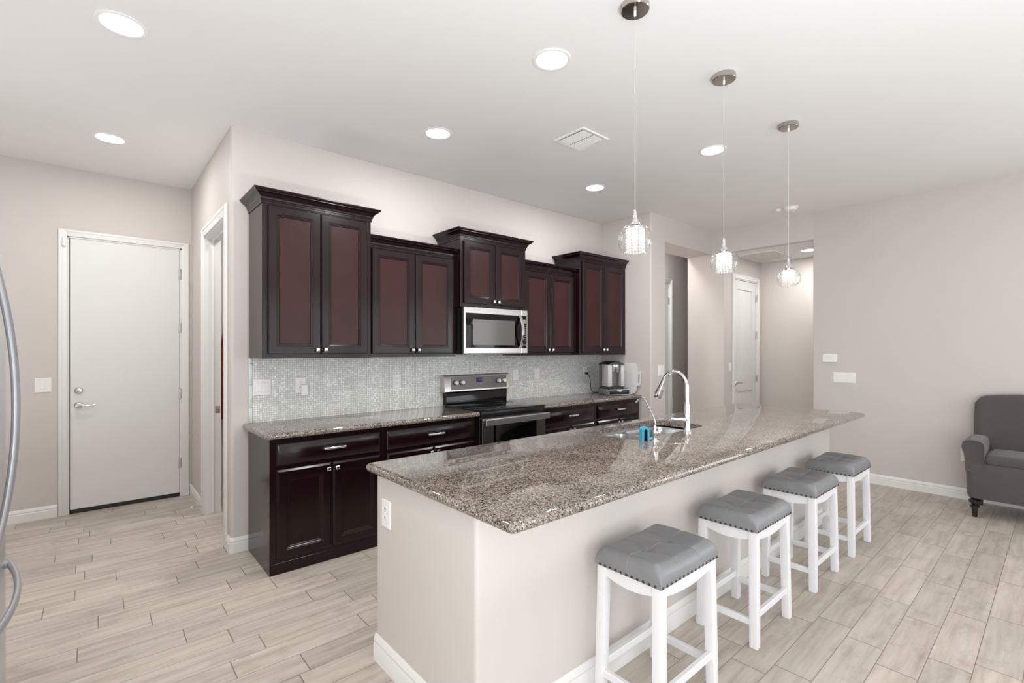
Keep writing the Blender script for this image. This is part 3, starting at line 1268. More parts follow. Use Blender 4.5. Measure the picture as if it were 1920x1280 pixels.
for gx in (dx - 0.02, dx + 0.012, dx + 0.03):
    box(bm, gx - 0.006, gx + 0.006, yp(1.114) - 0.0008, yp(1.114) + 0.002, 1.112, 1.116)
obj('key_markings', bm, 'button', cp)
# oven doors
for nm, z0, z1 in (('oven_door', 0.50, 0.862), ('lower_oven_door', 0.12, 0.49)):
    bm = new()
    panel(bm, rx0 + 0.002, rx1 - 0.002, z0, z1 - 0.01, 3.30, [(0, 0), (0, 0.034), (0.004, 0.038)])
    od = obj(nm, bm, 'darksteel', rg)
    bm = new()
    panel(bm, rx0 + 0.125, rx1 - 0.125, z0 + 0.03, z1 - 0.055, 3.262, [(0, -0.002), (0, 0.003), (0.004, 0.004), (0.02, 0.004), (0.024, 0.0015)])
    obj('oven_window', bm, 'blackglass', od)
    bm = new()
    for s in (rx0 + 0.03, rx1 - 0.03):
        box(bm, s - 0.012, s + 0.012, 3.215, 3.264, z1 - 0.05, z1 - 0.015, 0.004, 2)
    panel(bm, rx0 - 0.002, rx1 + 0.002, z1 - 0.062, z1 - 0.006, 3.222, [(0, 0), (0, 0.012), (0.006, 0.018)])
    obj('oven_handle', bm, 'steel', od)

# ------------------------------------------------------------------ microwave
mx0, mx1, mz0, mz1, my = 2.468, 3.232, 1.412, 1.8315, 3.505
mw = thing('microwave', 'stainless over the range microwave with dark window and curved handle', 'microwave', ((mx0 + mx1) / 2, 3.68, mz0))
bm = new()
box(bm, mx0 + 0.002, mx1 - 0.002, my, YB - 0.01, mz0, mz1, 0.003, 1)
obj('body', bm, 'black', mw)
bm = new()
sx = mx1 - 0.083
panel(bm, mx0, sx, mz0 + 0.002, mz1 - 0.002, my, [(0, 0), (0, 0.018), (0.003, 0.021)])
md = obj('door', bm, 'steel', mw)
bm = new()
panel(bm, sx + 0.0015, mx1, mz0 + 0.002, mz1 - 0.002, my, [(0, 0), (0, 0.018), (0.003, 0.021)])
mc = obj('control_column', bm, 'steel', mw)
bm = new()
panel(bm, mx0 + 0.018, sx - 0.0005, mz0 + 0.052, mz1 - 0.055, my - 0.020, [(0, 0), (0, 0.0025), (0.002, 0.003)])
obj('door_glass', bm, 'blackglass', md)
bm = new()
panel(bm, mx0 + 0.095, sx - 0.088, mz0 + 0.078, mz1 - 0.108, my - 0.0228, [(0, 0), (0, 0.0009)])
obj('window', bm, 'mwglass', md, label='grey mesh window')
bm = new()
panel(bm, sx + 0.002, mx1 - 0.013, mz0 + 0.052, mz1 - 0.055, my - 0.020, [(0, 0), (0, 0.0025), (0.002, 0.003)])
obj('control_glass', bm, 'blackglass', mc)
bm = new()
box(bm, sx + 0.020, mx1 - 0.026, my - 0.0245, my - 0.0228, mz1 - 0.125, mz1 - 0.088, 0.0004, 1)
obj('display', bm, 'lcd', mc, label='small grey green display')
bm = new()
for r_ in range(10):
    for q in range(3):
        zz = mz1 - 0.145 - r_ * 0.0215
        if r_ == 8:
            continue
        box(bm, sx + 0.021 + q * 0.0165, sx + 0.028 + q * 0.0165, my - 0.0236, my - 0.0228, zz - 0.003, zz + 0.003)
obj('keypad', bm, 'button', mc)
bm = new()
hx = sx - 0.018
loops = []
for i in range(17):
    t = i / 16 * 2 - 1
    z = (mz0 + mz1) / 2 - 0.002 + t * 0.158
    y = my - 0.026 - 0.042 * (1 - t * t)
    w = 0.016
    loops.append([(hx - w, y, z), (hx - w * 0.6, y - 0.010, z), (hx + w * 0.6, y - 0.010, z), (hx + w, y, z)])
loft(bm, loops)
for s in (-1, 1):
    z = (mz0 + mz1) / 2 - 0.002 + s * 0.15
    box(bm, hx - 0.012, hx + 0.012, my - 0.034, my - 0.021, z - 0.01, z + 0.01, 0.002, 1)
obj('door_handle', bm, 'chrome', md)
text('badge', 'Whirlpool', 0.021, 'printing', md, Matrix.Translation((mx0 + 0.385, my - 0.0212, mz1 - 0.026)) @ FACE_NEG_Y)
bm = new()
box(bm, mx0 + 0.06, mx1 - 0.06, my + 0.02, my + 0.28, mz0 - 0.008, mz0, 0.002, 1)
obj('vent_grille', bm, 'darksteel', mw)

# ------------------------------------------------------------------ island
IX0, IX1, IY0, IY1 = 1.005, 4.83, 1.345, 2.13
isl = thing('kitchen_island', 'long beige painted island body with white baseboard behind the stools', 'island', ((IX0 + IX1) / 2, (IY0 + IY1) / 2, 0))
bm = new()
lp = rr2(IX0, IX1, IY0, IY1, 0.018, 5)
t = 0.05
inner = [(IX0 + t, IY0 + t), (IX1 - t, IY0 + t), (IX1 - t, IY1 - t), (IX0 + t, IY1 - t)]
loft(bm, [[(x, y, 0) for x, y in lp], [(x, y, 0.876) for x, y in lp]], True, False)
# open top: rim and inside faces leave room for the sink
up = [v for v in bm.verts if abs(v.co.z - 0.876) < 1e-6]
il = [bm.verts.new((x, y, 0.876)) for x, y in inner]
ib = [bm.verts.new((x, y, 0.3)) for x, y in inner]
for i in range(4):
    j = (i + 1) % 4
    bm.faces.new((il[i], il[j], ib[j], ib[i]))
bm.faces.new(ib)
es = [e for e in bm.edges if len(e.link_faces) == 1 and all(abs(v.co.z - 0.876) < 1e-6 for v in e.verts)]
bmesh.ops.triangle_fill(bm, use_beauty=True, use_dissolve=False, edges=es)
obj('island_body', bm, 'wall', isl)
xq = IX0 + 0.03
while xq < IX1 - 0.5:
    for zz0, zz1 in ((0.11, 0.67), (0.70, 0.84)):
        bm = new()
        panel(bm, xq, xq + 0.58, zz0, zz1, 0, BD)
        bmesh.ops.transform(bm, matrix=Matrix.Translation((2 * xq + 0.58, IY1 + 0.0005, 0)) @ Matrix.Rotation(PI, 4, 'Z'), verts=bm.verts[:])
        obj('cabinet_front', bm, 'wood', isl)
    xq += 0.60
bm = new()
pts = rr2(IX0, IX1, IY0, IY1, 0.018, 4)
# travel clockwise seen from above: outer side to the left
left = [p for p in pts]
seq = list(reversed(left))
i0 = min(range(len(seq)), key=lambda i: (abs(seq[i][1] - IY1) + abs(seq[i][0] - IX1)))
seq = seq[i0:] + seq[:i0]
start = (IX0 + 0.0, IY1 - 0.0)
path = [(IX0, IY1)] + [(IX0, IY0 + 0.018)]
for i in range(1, 5):
    a = R(180 + 90 * i / 4)
    path.append((IX0 + 0.018 + 0.018 * math.cos(a), IY0 + 0.018 + 0.018 * math.sin(a)))
path += [(IX1 - 0.018, IY0)]
for i in range(1, 5):
    a = R(270 + 90 * i / 4)
    path.append((IX1 - 0.018 + 0.018 * math.cos(a), IY0 + 0.018 + 0.018 * math.sin(a)))
path += [(IX1, IY1)]
run_base(bm, path, 0.12, inward=-1)
obj('island_baseboard', bm, 'trim', isl)

SX0, SX1, SY0, SY1 = 2.405, 3.262, 1.662, 2.065
bm = new()
slab(bm, lambda i: rr2(0.967 + i, 4.925 - i, 1.112 + i, 2.172 - i, 0.018, 4), CT0, CT1, 0.014, hole=rr2(SX0, SX1, SY0, SY1, 0.085, 7))
tag(obj('island_countertop', bm, 'granite'), 'large polished brown granite island top with a sink cut into it', 'countertop')

# sink
sk = thing('sink', 'stainless double bowl undermount sink in the island top', 'sink', ((SX0 + SX1) / 2, (SY0 + SY1) / 2, 0.69))


def bowl(x0, x1, y0, y1, z0, z1, r):
    bm = new()
    o = 0.006
    seqs = [(-0.012, z1), (0.0, z1), (0.003, z1 - 0.02), (0.010, z0 + 0.03), (0.03, z0 + 0.006), (0.06, z0)]
    loops = [[(x, y, z) for x, y in rr2(x0 + i, x1 - i, y0 + i, y1 - i, max(0.02, r - i * 0.5), 6)] for i, z in seqs]
    inner_ = loops
    outer_ = [[(x, y, z - (0.004 if z < z1 else 0.004)) for x, y in rr2(x0 + i - 0.003, x1 - i + 0.003, y0 + i - 0.003, y1 - i + 0.003, max(0.02, r - i * 0.5), 6)] for i, z in reversed(seqs)]
    loft(bm, outer_ + inner_[0:], True, True)
    return bm


ZT = 0.8755
for nm, a, b, dz in (('bowl', SX0 + 0.006, SX0 + 0.375, 0.70), ('bowl', SX0 + 0.405, SX1 - 0.006, 0.68)):
    q = obj(nm, bowl(a, b, SY0 + 0.006, SY1 - 0.006, dz, ZT - 0.012, 0.08), 'sinksteel', sk)
    bm = new()
    cx, cy = (a + b) / 2, (SY0 + SY1) / 2
    lathe(bm, [(0.045, dz + 0.0005), (0.045, dz + 0.004), (0.034, dz + 0.004), (0.030, dz + 0.001), (0.006, dz + 0.001)], 24, (cx, cy, 0))
    obj('drain', bm, 'chrome', q)

# main faucet
fx, fy = 2.892, 1.605
fa = thing('kitchen_faucet', 'tall chrome gooseneck faucet with pull down spray head', 'faucet', (fx, fy, CT1))
bm = new()
lathe(bm, [(0.029, CT1 + 0.0005), (0.029, CT1 + 0.006), (0.023, CT1 + 0.010), (0.0205, CT1 + 0.03), (0.0205, CT1 + 0.085), (0.022, CT1 + 0.10), (0.019, CT1 + 0.13), (0.0145, CT1 + 0.19), (0.0135, CT1 + 0.198)], 24, (fx, fy, 0))
obj('faucet_body', bm, 'chrome', fa)
bm = new()
pts = [(fx, fy, CT1 + 0.195), (fx, fy, CT1 + 0.235), (fx, fy, CT1 + 0.285)]
rc, yc, zc = 0.088, fy + 0.088, CT1 + 0.285
rc2 = 0.104
for i in range(1, 15):
    a = R(180 - 150 * i / 14)
    pts.append((fx, yc + rc * math.cos(a), zc + rc2 * math.sin(a)))
tube(bm, smooth_path(pts, 3), 0.0128, 14)
obj('spout', bm, 'chrome', fa)
bm = new()
p0 = Vector(pts[-1])
dirv = (Vector(pts[-1]) - Vector(pts[-2])).normalized()
dirv = (dirv + Vector((0, 0.0, -0.35))).normalized()
hp = [p0 + dirv * s for s in (-0.005, 0.012, 0.03, 0.06, 0.105, 0.128, 0.136)]
tube(bm, hp, [0.0132, 0.015, 0.016, 0.019, 0.026, 0.027, 0.024], 18)
sh = obj('spray_head', bm, 'chrome', fa)
bm = new()
tube(bm, [p0 + dirv * 0.1355, p0 + dirv * 0.1375], 0.019, 16)
obj('spray_face', bm, 'black', sh)
bm = new()
lathe(bm, [(0.013, -0.018), (0.016, -0.028), (0.016, -0.045), (0.010, -0.052)], 16, (fx, fy, CT1 + 0.085), 'X')
tube(bm, smooth_path([(fx - 0.045, fy, CT1 + 0.087), (fx - 0.060, fy + 0.008, CT1 + 0.090), (fx - 0.082, fy + 0.026, CT1 + 0.090), (fx - 0.108, fy + 0.05, CT1 + 0.094)], 5), [0.013, 0.013, 0.0125, 0.012, 0.012, 0.0115, 0.011, 0.011, 0.0105, 0.010, 0.010, 0.0095, 0.009, 0.009, 0.0085, 0.007], 10, 0.7)
obj('lever_handle', bm, 'chrome', fa)

# drinking water faucet
gx, gy = 2.492, 1.587
wf = thing('water_filter_faucet', 'small slim chrome filter faucet beside the blue sponge', 'faucet', (gx, gy, CT1))
bm = new()
lathe(bm, [(0.027, CT1 + 0.0005), (0.026, CT1 + 0.005), (0.012, CT1 + 0.008), (0.0105, CT1 + 0.026), (0.014, CT1 + 0.032), (0.014, CT1 + 0.055), (0.009, CT1 + 0.062), (0.008, CT1 + 0.085), (0.0055, CT1 + 0.09)], 18, (gx, gy, 0))
obj('base', bm, 'chrome', wf)
bm = new()
tube(bm, smooth_path([(gx, gy, CT1 + 0.085), (gx, gy + 0.002, CT1 + 0.125), (gx, gy + 0.038, CT1 + 0.19), (gx, gy + 0.068, CT1 + 0.235), (gx, gy + 0.082, CT1 + 0.249), (gx, gy + 0.096, CT1 + 0.248), (gx, gy + 0.122, CT1 + 0.222)], 5), 0.0045, 10)
tube(bm, [(gx, gy + 0.112, CT1 + 0.233), (gx, gy + 0.128, CT1 + 0.215)], 0.0068, 10)
obj('spout', bm, 'nickel', wf)
bm = new()
tube(bm, [(gx + 0.01, gy, CT1 + 0.044), (gx + 0.02, gy - 0.004, CT1 + 0.046), (gx + 0.032, gy - 0.008, CT1 + 0.05), (gx + 0.044, gy - 0.014, CT1 + 0.062)], [0.010, 0.0105, 0.009, 0.006], 10)
obj('lever_handle', bm, 'chrome', wf)

# blue sponge arched over the counter beside the filter faucet
sp = thing('dish_sponge', 'blue arched sponge with dark scouring side beside the slim faucet', 'sponge', (2.464, 1.638, CT1))
ang = R(-35)


def arch(bm, r0, r1, y0, y1, legh):
    loops = []
    n = 16
    seq = [(-1, 0)] + [(None, 180 - 180 * i / n) for i in range(n + 1)] + [(1, 0)]
    for s, a in seq:
        if s is not None:
            q = [(s * r0, 0.0), (s * r1, 0.0)]
        else:
            q = [(r0 * math.cos(R(a)), legh + r0 * math.sin(R(a))), (r1 * math.cos(R(a)), legh + r1 * math.sin(R(a)))]
        (xa, za), (xb, zb) = q
        loops.append([(xa, y0, za), (xb, y0, zb), (xb, y1, zb), (xa, y1, za)])
    loft(bm, loops)
    bmesh.ops.transform(bm, matrix=Matrix.Translation((2.464, 1.638, CT1 + 0.0005)) @ Matrix.Rotation(ang, 4, 'Z'), verts=bm.verts[:])
    return bm


obj('sponge', arch(new(), 0.0105, 0.0235, -0.022, 0.022, 0.056), 'sponge_blue', sp)
obj('scouring_side', arch(new(), 0.005, 0.0104, -0.0215, 0.0215, 0.056), 'sponge_dark', sp)

# ------------------------------------------------------------------ coffee corner
CA = R(-24.5)
CMAT = Matrix.Translation((4.492, 3.466, CT1)) @ Matrix.Rotation(CA, 4, 'Z')


def placed(bm, m=CMAT):
    bmesh.ops.transform(bm, matrix=m, verts=bm.verts[:])
    return bm


pd = thing('pod_drawer', 'low silver and black pod drawer under the coffee maker', 'pod drawer', (4.68, 3.54, CT1))
W_ = 0.272
bm = new()
for fx_, fy_ in ((0.02, 0.02), (W_ - 0.02, 0.02), (0.02, W_ - 0.02), (W_ - 0.02, W_ - 0.02)):
    lathe(bm, [(0.009, 0.0003), (0.009, 0.006)], 10, (fx_, fy_, 0))
obj('feet', placed(bm), 'rubber', pd)
bm = new()
box(bm, 0, W_, 0, W_, 0.006, 0.073, 0.003, 2)
obj('case', placed(bm), 'smoked', pd)
bm = new()
panel(bm, 0.0, W_, 0.006, 0.073, 0, [(0, 0), (0, 0.003), (0.005, 0.003), (0.006, 0.001)])
obj('front_frame', placed(bm), 'silver', pd)
bm = new()
panel(bm, 0.007, W_ - 0.007, 0.014, 0.064, -0.0008, [(0, 0), (0, 0.004), (0.002, 0.005)])
dr = obj('drawer', placed(bm), 'black', pd)
bm = new()
tri = [(0.10, 0.064), (0.185, 0.064), (0.168, 0.050), (0.155, 0.044), (0.13, 0.044), (0.117, 0.050)]
loft(bm, [[(x, -0.0055, z) for x, z in tri], [(x, -0.0085, z) for x, z in tri]])
obj('pull', placed(bm), 'silver', dr)

cm = thing('coffee_maker', 'silver and black single cup coffee maker on the pod drawer', 'coffee maker', (4.68, 3.56, CT1 + 0.073))
KX0, KX1, KY0, KY1 = 0.0, 0.215, 0.015, 0.265
Z0 = 0.0735


def cmz(z):
    return Z0 + z


bm = new()
lp = rr2(KX0 + 0.005, KX1 - 0.005, KY0 + 0.0, KY1, 0.02, 4)
loft(bm, [[(x, y, cmz(0)) for x, y in lp], [(x, y, cmz(0.028)) for x, y in lp]])
obj('drip_base', placed(bm), 'black', cm)
bm = new()
lp = rr2(KX0 + 0.004, KX1 - 0.004, KY0 + 0.11, KY1, 0.025, 4)
loft(bm, [[(x, y, cmz(0.028)) for x, y in lp], [(x, y, cmz(0.29)) for x, y in lp]])
obj('rear_housing', placed(bm), 'smoked', cm)
for a, b in ((KX0, KX0 + 0.056), (KX1 - 0.045, KX1)):
    bm = new()
    box(bm, a, b, KY0 + 0.0, KY0 + 0.15, cmz(0.028), cmz(0.292), 0.008, 3)
    obj('side_column', placed(bm), 'silver', cm, label='silver upright')
bm = new()
box(bm, KX0 + 0.056, KX1 - 0.045, KY0 + 0.06, KY0 + 0.12, cmz(0.028), cmz(0.21), 0.002, 1)
obj('cup_recess', placed(bm), 'grey_panel', cm)
bm = new()
cxm = (KX0 + 0.056 + KX1 - 0.045) / 2
loops = []
for z, r_ in ((0.195, 0.045), (0.200, 0.050), (0.262, 0.056), (0.290, 0.060), (0.298, 0.056)):
    loops.append([(cxm + r_ * math.cos(2 * PI * i / 28), KY0 + 0.045 + 0.8 * r_ * math.sin(2 * PI * i / 28), cmz(z)) for i in range(28)])
loft(bm, loops)
obj('brew_head', placed(bm), 'steel', cm)
bm = new()
loops = []
for i in range(13):
    t = i / 12 * 2 - 1
    xx = (KX0 + KX1) / 2 + t * (KX1 - KX0 + 0.004) / 2
    zz = 0.292 + 0.030 * (1 - t * t)
    loops.append([(xx, KY0 - 0.012, cmz(0.287)), (xx, KY0 - 0.012, cmz(zz - 0.004)), (xx, KY0 + 0.03, cmz(zz + 0.004)), (xx, KY1 - 0.03, cmz(zz + 0.004)), (xx, KY1, cmz(zz - 0.006)), (xx, KY1, cmz(0.287))])
loft(bm, loops)
obj('lid', placed(bm), 'black', cm)

# power cord of the coffee maker
pc = thing('power_cord', 'black plug and cord hanging from the outlet left of the coffee maker', 'cord', (4.58, YBS - 0.01, 1.16))
bm = new()
box(bm, 4.558, 4.592, YBS - 0.040, YBS - 0.0092, 1.147, 1.172, 0.004, 2)
obj('plug', bm, 'black', pc)
bm = new()
tube(bm, smooth_path([(4.585, YBS - 0.034, 1.158), (4.60, YBS - 0.05, 1.12), (4.612, YBS - 0.055, 1.05), (4.622, YBS - 0.05, 0.985), (4.650, YBS - 0.045, 0.94), (4.685, YBS - 0.04, 0.921), (4.74, YBS - 0.05, 0.918), (4.80, YBS - 0.06, 0.918)], 6), 0.0035, 8)
obj('cable', bm, 'black', pc)

# cutting board leaning on the short wall
cb = thing('cutting_board', 'white rounded cutting board with handle leaning on the wall behind the coffee maker', 'cutting board', (XW - 0.03, 3.52, CT1))
bm = new()
outer = rr2(-0.17, 0.19, 0.0, 0.375, 0.075, 8)
# handle on the near edge (negative a)
hp = []
for a, b in outer:
    hp.append((a, b))
handle = rr2(-0.222, -0.16, 0.105, 0.275, 0.014, 4)
slot = rr2(-0.205, -0.185, 0.135, 0.245, 0.009, 4)


def board_slab(outl, hole=None, th=0.010):
    bm = new()
    rings = []
    for x in (0, -th):
        rings.append([bm.verts.new((x, a, b)) for a, b in outl])
    n = len(outl)
    for i in range(n):
        j = (i + 1) % n
        bm.faces.new((rings[0][i], rings[0][j], rings[1][j], rings[1][i]))
    if hole:
        hr = [[bm.verts.new((x, a, b)) for a, b in hole] for x in (0, -th)]
        k = len(hole)
        for i in range(k):
            j = (i + 1) % k
            bm.faces.new((hr[0][i], hr[0][j], hr[1][j], hr[1][i]))
        for q in range(2):
            es = []
            for lp_ in (rings[q], hr[q]):
                for i in range(len(lp_)):
                    es.append(bm.edges.get((lp_[i], lp_[(i + 1) % len(lp_)])))
            bmesh.ops.triangle_fill(bm, use_beauty=True, use_dissolve=False, edges=es)
    else:
        for q in range(2):
            bm.faces.new(rings[q])
    m = Matrix.Translation((XW - 0.031, 3.515, CT1 + 0.0012)) @ Matrix.Rotation(R(4.2), 4, 'Y')
    bmesh.ops.transform(bm, matrix=m, verts=bm.verts[:])
    return bm


obj('board', board_slab(outer), 'board', cb)
obj('handle', board_slab(handle, slot, 0.0098), 'board', cb)

# ------------------------------------------------------------------ stools
SL, SD, SZ = 0.221, 0.155, 0.562     # half length, half depth, underside of cushion
stool = thing('counter_stool', 'white counter stool with grey tufted seat nearest the camera', 'stool', (0, 0, 0), group='grey tufted stools along the island', local=True)


def cush_h(x, y):
    u, v = x / SL, y / SD
    r_ = 0.042
    da, db = max(0.0, SL - abs(x)) / r_, max(0.0, SD - abs(y)) / r_
    pa = math.sqrt(max(0.0, 1 - max(0.0, 1 - da) ** 2.4))
    pb = math.sqrt(max(0.0, 1 - max(0.0, 1 - db) ** 2.4))
    e = pa * pb
    h = 0.050 * e
    h += e * (0.011 * u * u - 0.007 * v * v)
    for tx in (-0.075, 0.075):
        d2 = ((x - tx) ** 2 + y * y)
        h -= 0.015 * math.exp(-d2 / (2 * 0.03 ** 2)) + 0.010 * math.exp(-d2 / (2 * 0.009 ** 2))
        h -= e * 0.0035 * math.exp(-((x - tx) ** 2) / (2 * 0.008 ** 2))
    h -= e * 0.0035 * math.exp(-(y ** 2) / (2 * 0.008 ** 2))
    return h + 0.014


bm = new()
NU, NV = 64, 48
grid = []
for j in range(NV + 1):
    row = []
    for i in range(NU + 1):
        s = math.sin((i / NU - 0.5) * PI)
        t = math.sin((j / NV - 0.5) * PI)
        s = 0.55 * s + 0.45 * (i / NU * 2 - 1)
        t = 0.55 * t + 0.45 * (j / NV * 2 - 1)
        # round the corners of the plan
        rc_ = 0.06
        x, y = s * SL, t * SD
        row.append(bm.verts.new((x, y, SZ + 0.010 + cush_h(x, y))))
    grid.append(row)
for j in range(NV):
    for i in range(NU):
        bm.faces.new((grid[j][i], grid[j][i + 1], grid[j + 1][i + 1], grid[j + 1][i]))
rim = [grid[0][i] for i in range(NU)] + [grid[j][NU] for j in range(NV)] + [grid[NV][i] for i in range(NU, 0, -1)] + [grid[j][0] for j in range(NV, 0, -1)]
low = [bm.verts.new((v.co.x * 0.992, v.co.y * 0.992, SZ)) for v in rim]
for i in range(len(rim)):
    j = (i + 1) % len(rim)
    bm.faces.new((rim[j], rim[i], low[i], low[j]))
bm.faces.new(low)
seat = obj('seat', bm, 'leather', stool, ang=60)
# seams
for kind in range(3):
    bm = new()
    pts = []
    if kind < 2:
        x = (-0.075, 0.075)[kind]
        for i in range(41):
            t = i / 40 * 2 - 1
            y = math.sin(t * PI / 2) * SD * 0.995
            pts.append((x, y, SZ + 0.0105 + cush_h(x, y)))
    else:
        for i in range(41):
            t = i / 40 * 2 - 1
            x = math.sin(t * PI / 2) * SL * 0.995
            pts.append((x, 0, SZ + 0.0105 + cush_h(x, 0)))
    e0, e1 = Vector(pts[0]), Vector(pts[-1])
    pts = [(e0.x * 1.003, e0.y * 1.003, SZ + 0.012)] + pts + [(e1.x * 1.003, e1.y * 1.003, SZ + 0.012)]
    tube(bm, pts, 0.0009, 6)
    obj('seam', bm, 'seam', seat)
# nail heads
bm = new()
uvsphere(bm, (0, 0, 0), 0.0062, 10, 6)
nail = obj('nailhead', bm, 'dark_metal', seat)
npos = []
nl, nd = 15, 11
for i in range(nl):
    x = -SL + 0.012 + (2 * SL - 0.024) * i / (nl - 1)
    npos += [(x, -SD + 0.0025, SZ + 0.006), (x, SD - 0.0025, SZ + 0.006)]
for i in range(nd):
    y = -SD + 0.026 + (2 * SD - 0.052) * i / (nd - 1)
    npos += [(-SL + 0.0025, y, SZ + 0.006), (SL - 0.0025, y, SZ + 0.006)]
nail.location = npos[0]
for p in npos[1:]:
    inst(nail, seat, p)
# frame
LT, LB = 0.0205, 0.0195
TX, TY, BX, BY = SL - 0.030, SD - 0.026, SL - 0.016, SD - 0.018
for sx_ in (-1, 1):
    for sy_ in (-1, 1):
        bm = new()
        top = (sx_ * TX, sy_ * TY)
        bot = (sx_ * BX, sy_ * BY)
        ch = 0.003
        loops = []
        for z, cx_, cy_, w in ((0.0, bot[0], bot[1], LB - 0.003), (0.004, bot[0], bot[1], LB), (SZ - 0.001, top[0], top[1], LT)):
            loops.append([(x, y, z) for x, y in rr2(cx_ - w, cx_ + w, cy_ - w, cy_ + w, ch, 2)])
        loft(bm, loops)
        obj('leg', bm, 'stool_white', stool)


def apron(along_x, s):
    bm = new()
    a0 = (TX if along_x else TY) - LT + 0.001
    loops = []
    for i in range(17):
        t = i / 16 * 2 - 1
        p = t * (a0 + 0.003)
        zb = SZ - 0.041 - 0.018 * (1 - t * t)
        o = s * ((TY if along_x else TX) + 0.002)
        th = 0.010
        q = [(o - th, zb), (o + th, zb), (o + th, SZ - 0.0005), (o - th, SZ - 0.0005)]
        loops.append([(p, o_, z) if along_x else (o_, p, z) for o_, z in q])
    loft(bm, loops)
    return obj('apron', bm, 'stool_white', stool)


for s in (-1, 1):
    apron(True, s)
    apron(False, s)
for along_x, s, z in ((True, -1, 0.152), (True, 1, 0.152), (False, -1, 0.118), (False, 1, 0.118)):
    f_ = z / SZ
    bx_ = BX + (TX - BX) * f_
    by_ = BY + (TY - BY) * f_
    bm = new()
    if along_x:
        box(bm, -bx_ + LB - 0.002, bx_ - LB + 0.002, s * by_ - 0.011, s * by_ + 0.011, z - 0.016, z + 0.016, 0.003, 1)
    else:
        box(bm, s * bx_ - 0.011, s * bx_ + 0.011, -by_ + LB - 0.002, by_ - LB + 0.002, z - 0.016, z + 0.016, 0.003, 1)
    obj('stretcher', bm, 'stool_white', stool)
SY = 1.130
stool.location = (1.795, SY, 0)
dup(stool, (2.633, SY, 0), 0, 'white stool with grey tufted seat, second from the camera')
dup(stool, (3.460, SY, 0), 0, 'white stool with grey tufted seat, third from the camera')
dup(stool, (4.212, SY - 0.008, 0), 0, 'white stool with grey tufted seat at the far end, closest to the armchair')

# ------------------------------------------------------------------ pendants
pn = thing('pendant_light', 'glass globe pendant hanging over the near left end of the island', 'pendant light', (0, 0, 0), group='crystal globe pendants over the island', local=True)
ZG = 1.958 - H      # globe centre below the ceiling
bm = new()
lathe(bm, [(0.064, -0.0002), (0.065, -0.002), (0.065, -0.026), (0.062, -0.029), (0.004, -0.030)], 40)
obj('canopy', bm, 'canopy', pn)
bm = new()
lathe(bm, [(0.006, -0.029), (0.006, -0.050), (0.003, -0.054)], 12)
obj('cord_grip', bm, 'white', pn)
bm = new()
tube(bm, [(0, 0, -0.05), (0, 0, ZG + 0.13)], 0.0013, 8)
obj('cord', bm, 'cordclear', pn)
bm = new()
lathe(bm, [(0.004, ZG + 0.140), (0.0075, ZG + 0.128), (0.0085, ZG + 0.104), (0.011, ZG + 0.100), (0.017, ZG + 0.084), (0.024, ZG + 0.074), (0.0285, ZG + 0.070), (0.0285, ZG + 0.067), (0.010, ZG + 0.062)], 24)
obj('cap', bm, 'chrome', pn)
GR = 0.0775
bm = new()
prof = []
for i in range(19):
    a = R(68 - (68 + 50) * i / 18)
    prof.append((GR * math.cos(a), ZG + GR * 0.98 * math.sin(a)))
prof2 = [(r_ - 0.0022, z) for r_, z in reversed(prof)]
lathe(bm, prof, 48, (0, 0, 0), 'Z', False, False)
obj('globe', bm, 'glass', pn)
bm = new()
lathe(bm, [(0.040, ZG + 0.050), (0.042, ZG + 0.052), (0.042, ZG + 0.056), (0.040, ZG + 0.058), (0.010, ZG + 0.060), (0.010, ZG + 0.056)], 28, (0, 0, 0))
obj('crystal_ring', bm, 'chrome', pn)
NS = 16
for k in range(NS):
    a = 2 * PI * k / NS
    x, y = 0.0395 * math.cos(a), 0.0395 * math.sin(a)
    bm = new()
    for q in range(8):
        z = ZG + 0.044 - q * 0.0138
        m4 = Matrix.Translation((x, y, z)) @ Matrix.Rotation(a + (q % 2) * 0.6, 4, 'Z') @ Matrix.Diagonal((0.8, 1, 1.05, 1))
        bmesh.ops.create_icosphere(bm, subdivisions=1, radius=0.0068, matrix=m4)
    obj('crystal_strand', bm, 'crystal', pn, ang=10)
bm = new()
lathe(bm, [(0.004, ZG - 0.012), (0.010, ZG - 0.004), (0.013, ZG + 0.010), (0.011, ZG + 0.028), (0.008, ZG + 0.042), (0.008, ZG + 0.058)], 16)
obj('bulb', bm, 'bulbglow', pn)
pn.location = (1.897, 1.312, H)
dup(pn, (2.778, 1.310, H), 0, 'glass globe pendant hanging over the middle of the island')
dup(pn, (3.722, 1.292, H), 0, 'glass globe pendant hanging over the far right part of the island')

# ------------------------------------------------------------------ recessed lamps
cl = thing('recessed_light', 'recessed ceiling light nearest the top left corner', 'ceiling light', (0, 0, 0), group='recessed kitchen ceiling lights', local=True)
bm = new()
lathe(bm, [(0.106, -0.0003), (0.106, -0.003), (0.099, -0.006), (0.087, -0.004), (0.084, -0.0008)], 40, (0, 0, 0), 'Z', False, False)
obj('trim_ring', bm, 'white', cl)
bm = new()
lathe(bm, [(0.086, -0.0006), (0.085, -0.0025), (0.02, -0.0035)], 40)
obj('diffuser', bm, 'lampglow', cl)
ld = bpy.data.lights.new('recessed_lamp', 'AREA')
ld.shape = 'DISK'
ld.size = 0.14
ld.energy = LAMP_W
ld.color = (1.0, 0.99, 0.98)
lo_ = bpy.data.objects.new('lamp', ld)
COL.objects.link(lo_)
lo_.parent = cl
lo_.location = (0, 0, -0.008)
cl.location = (0.105, 3.05, H)
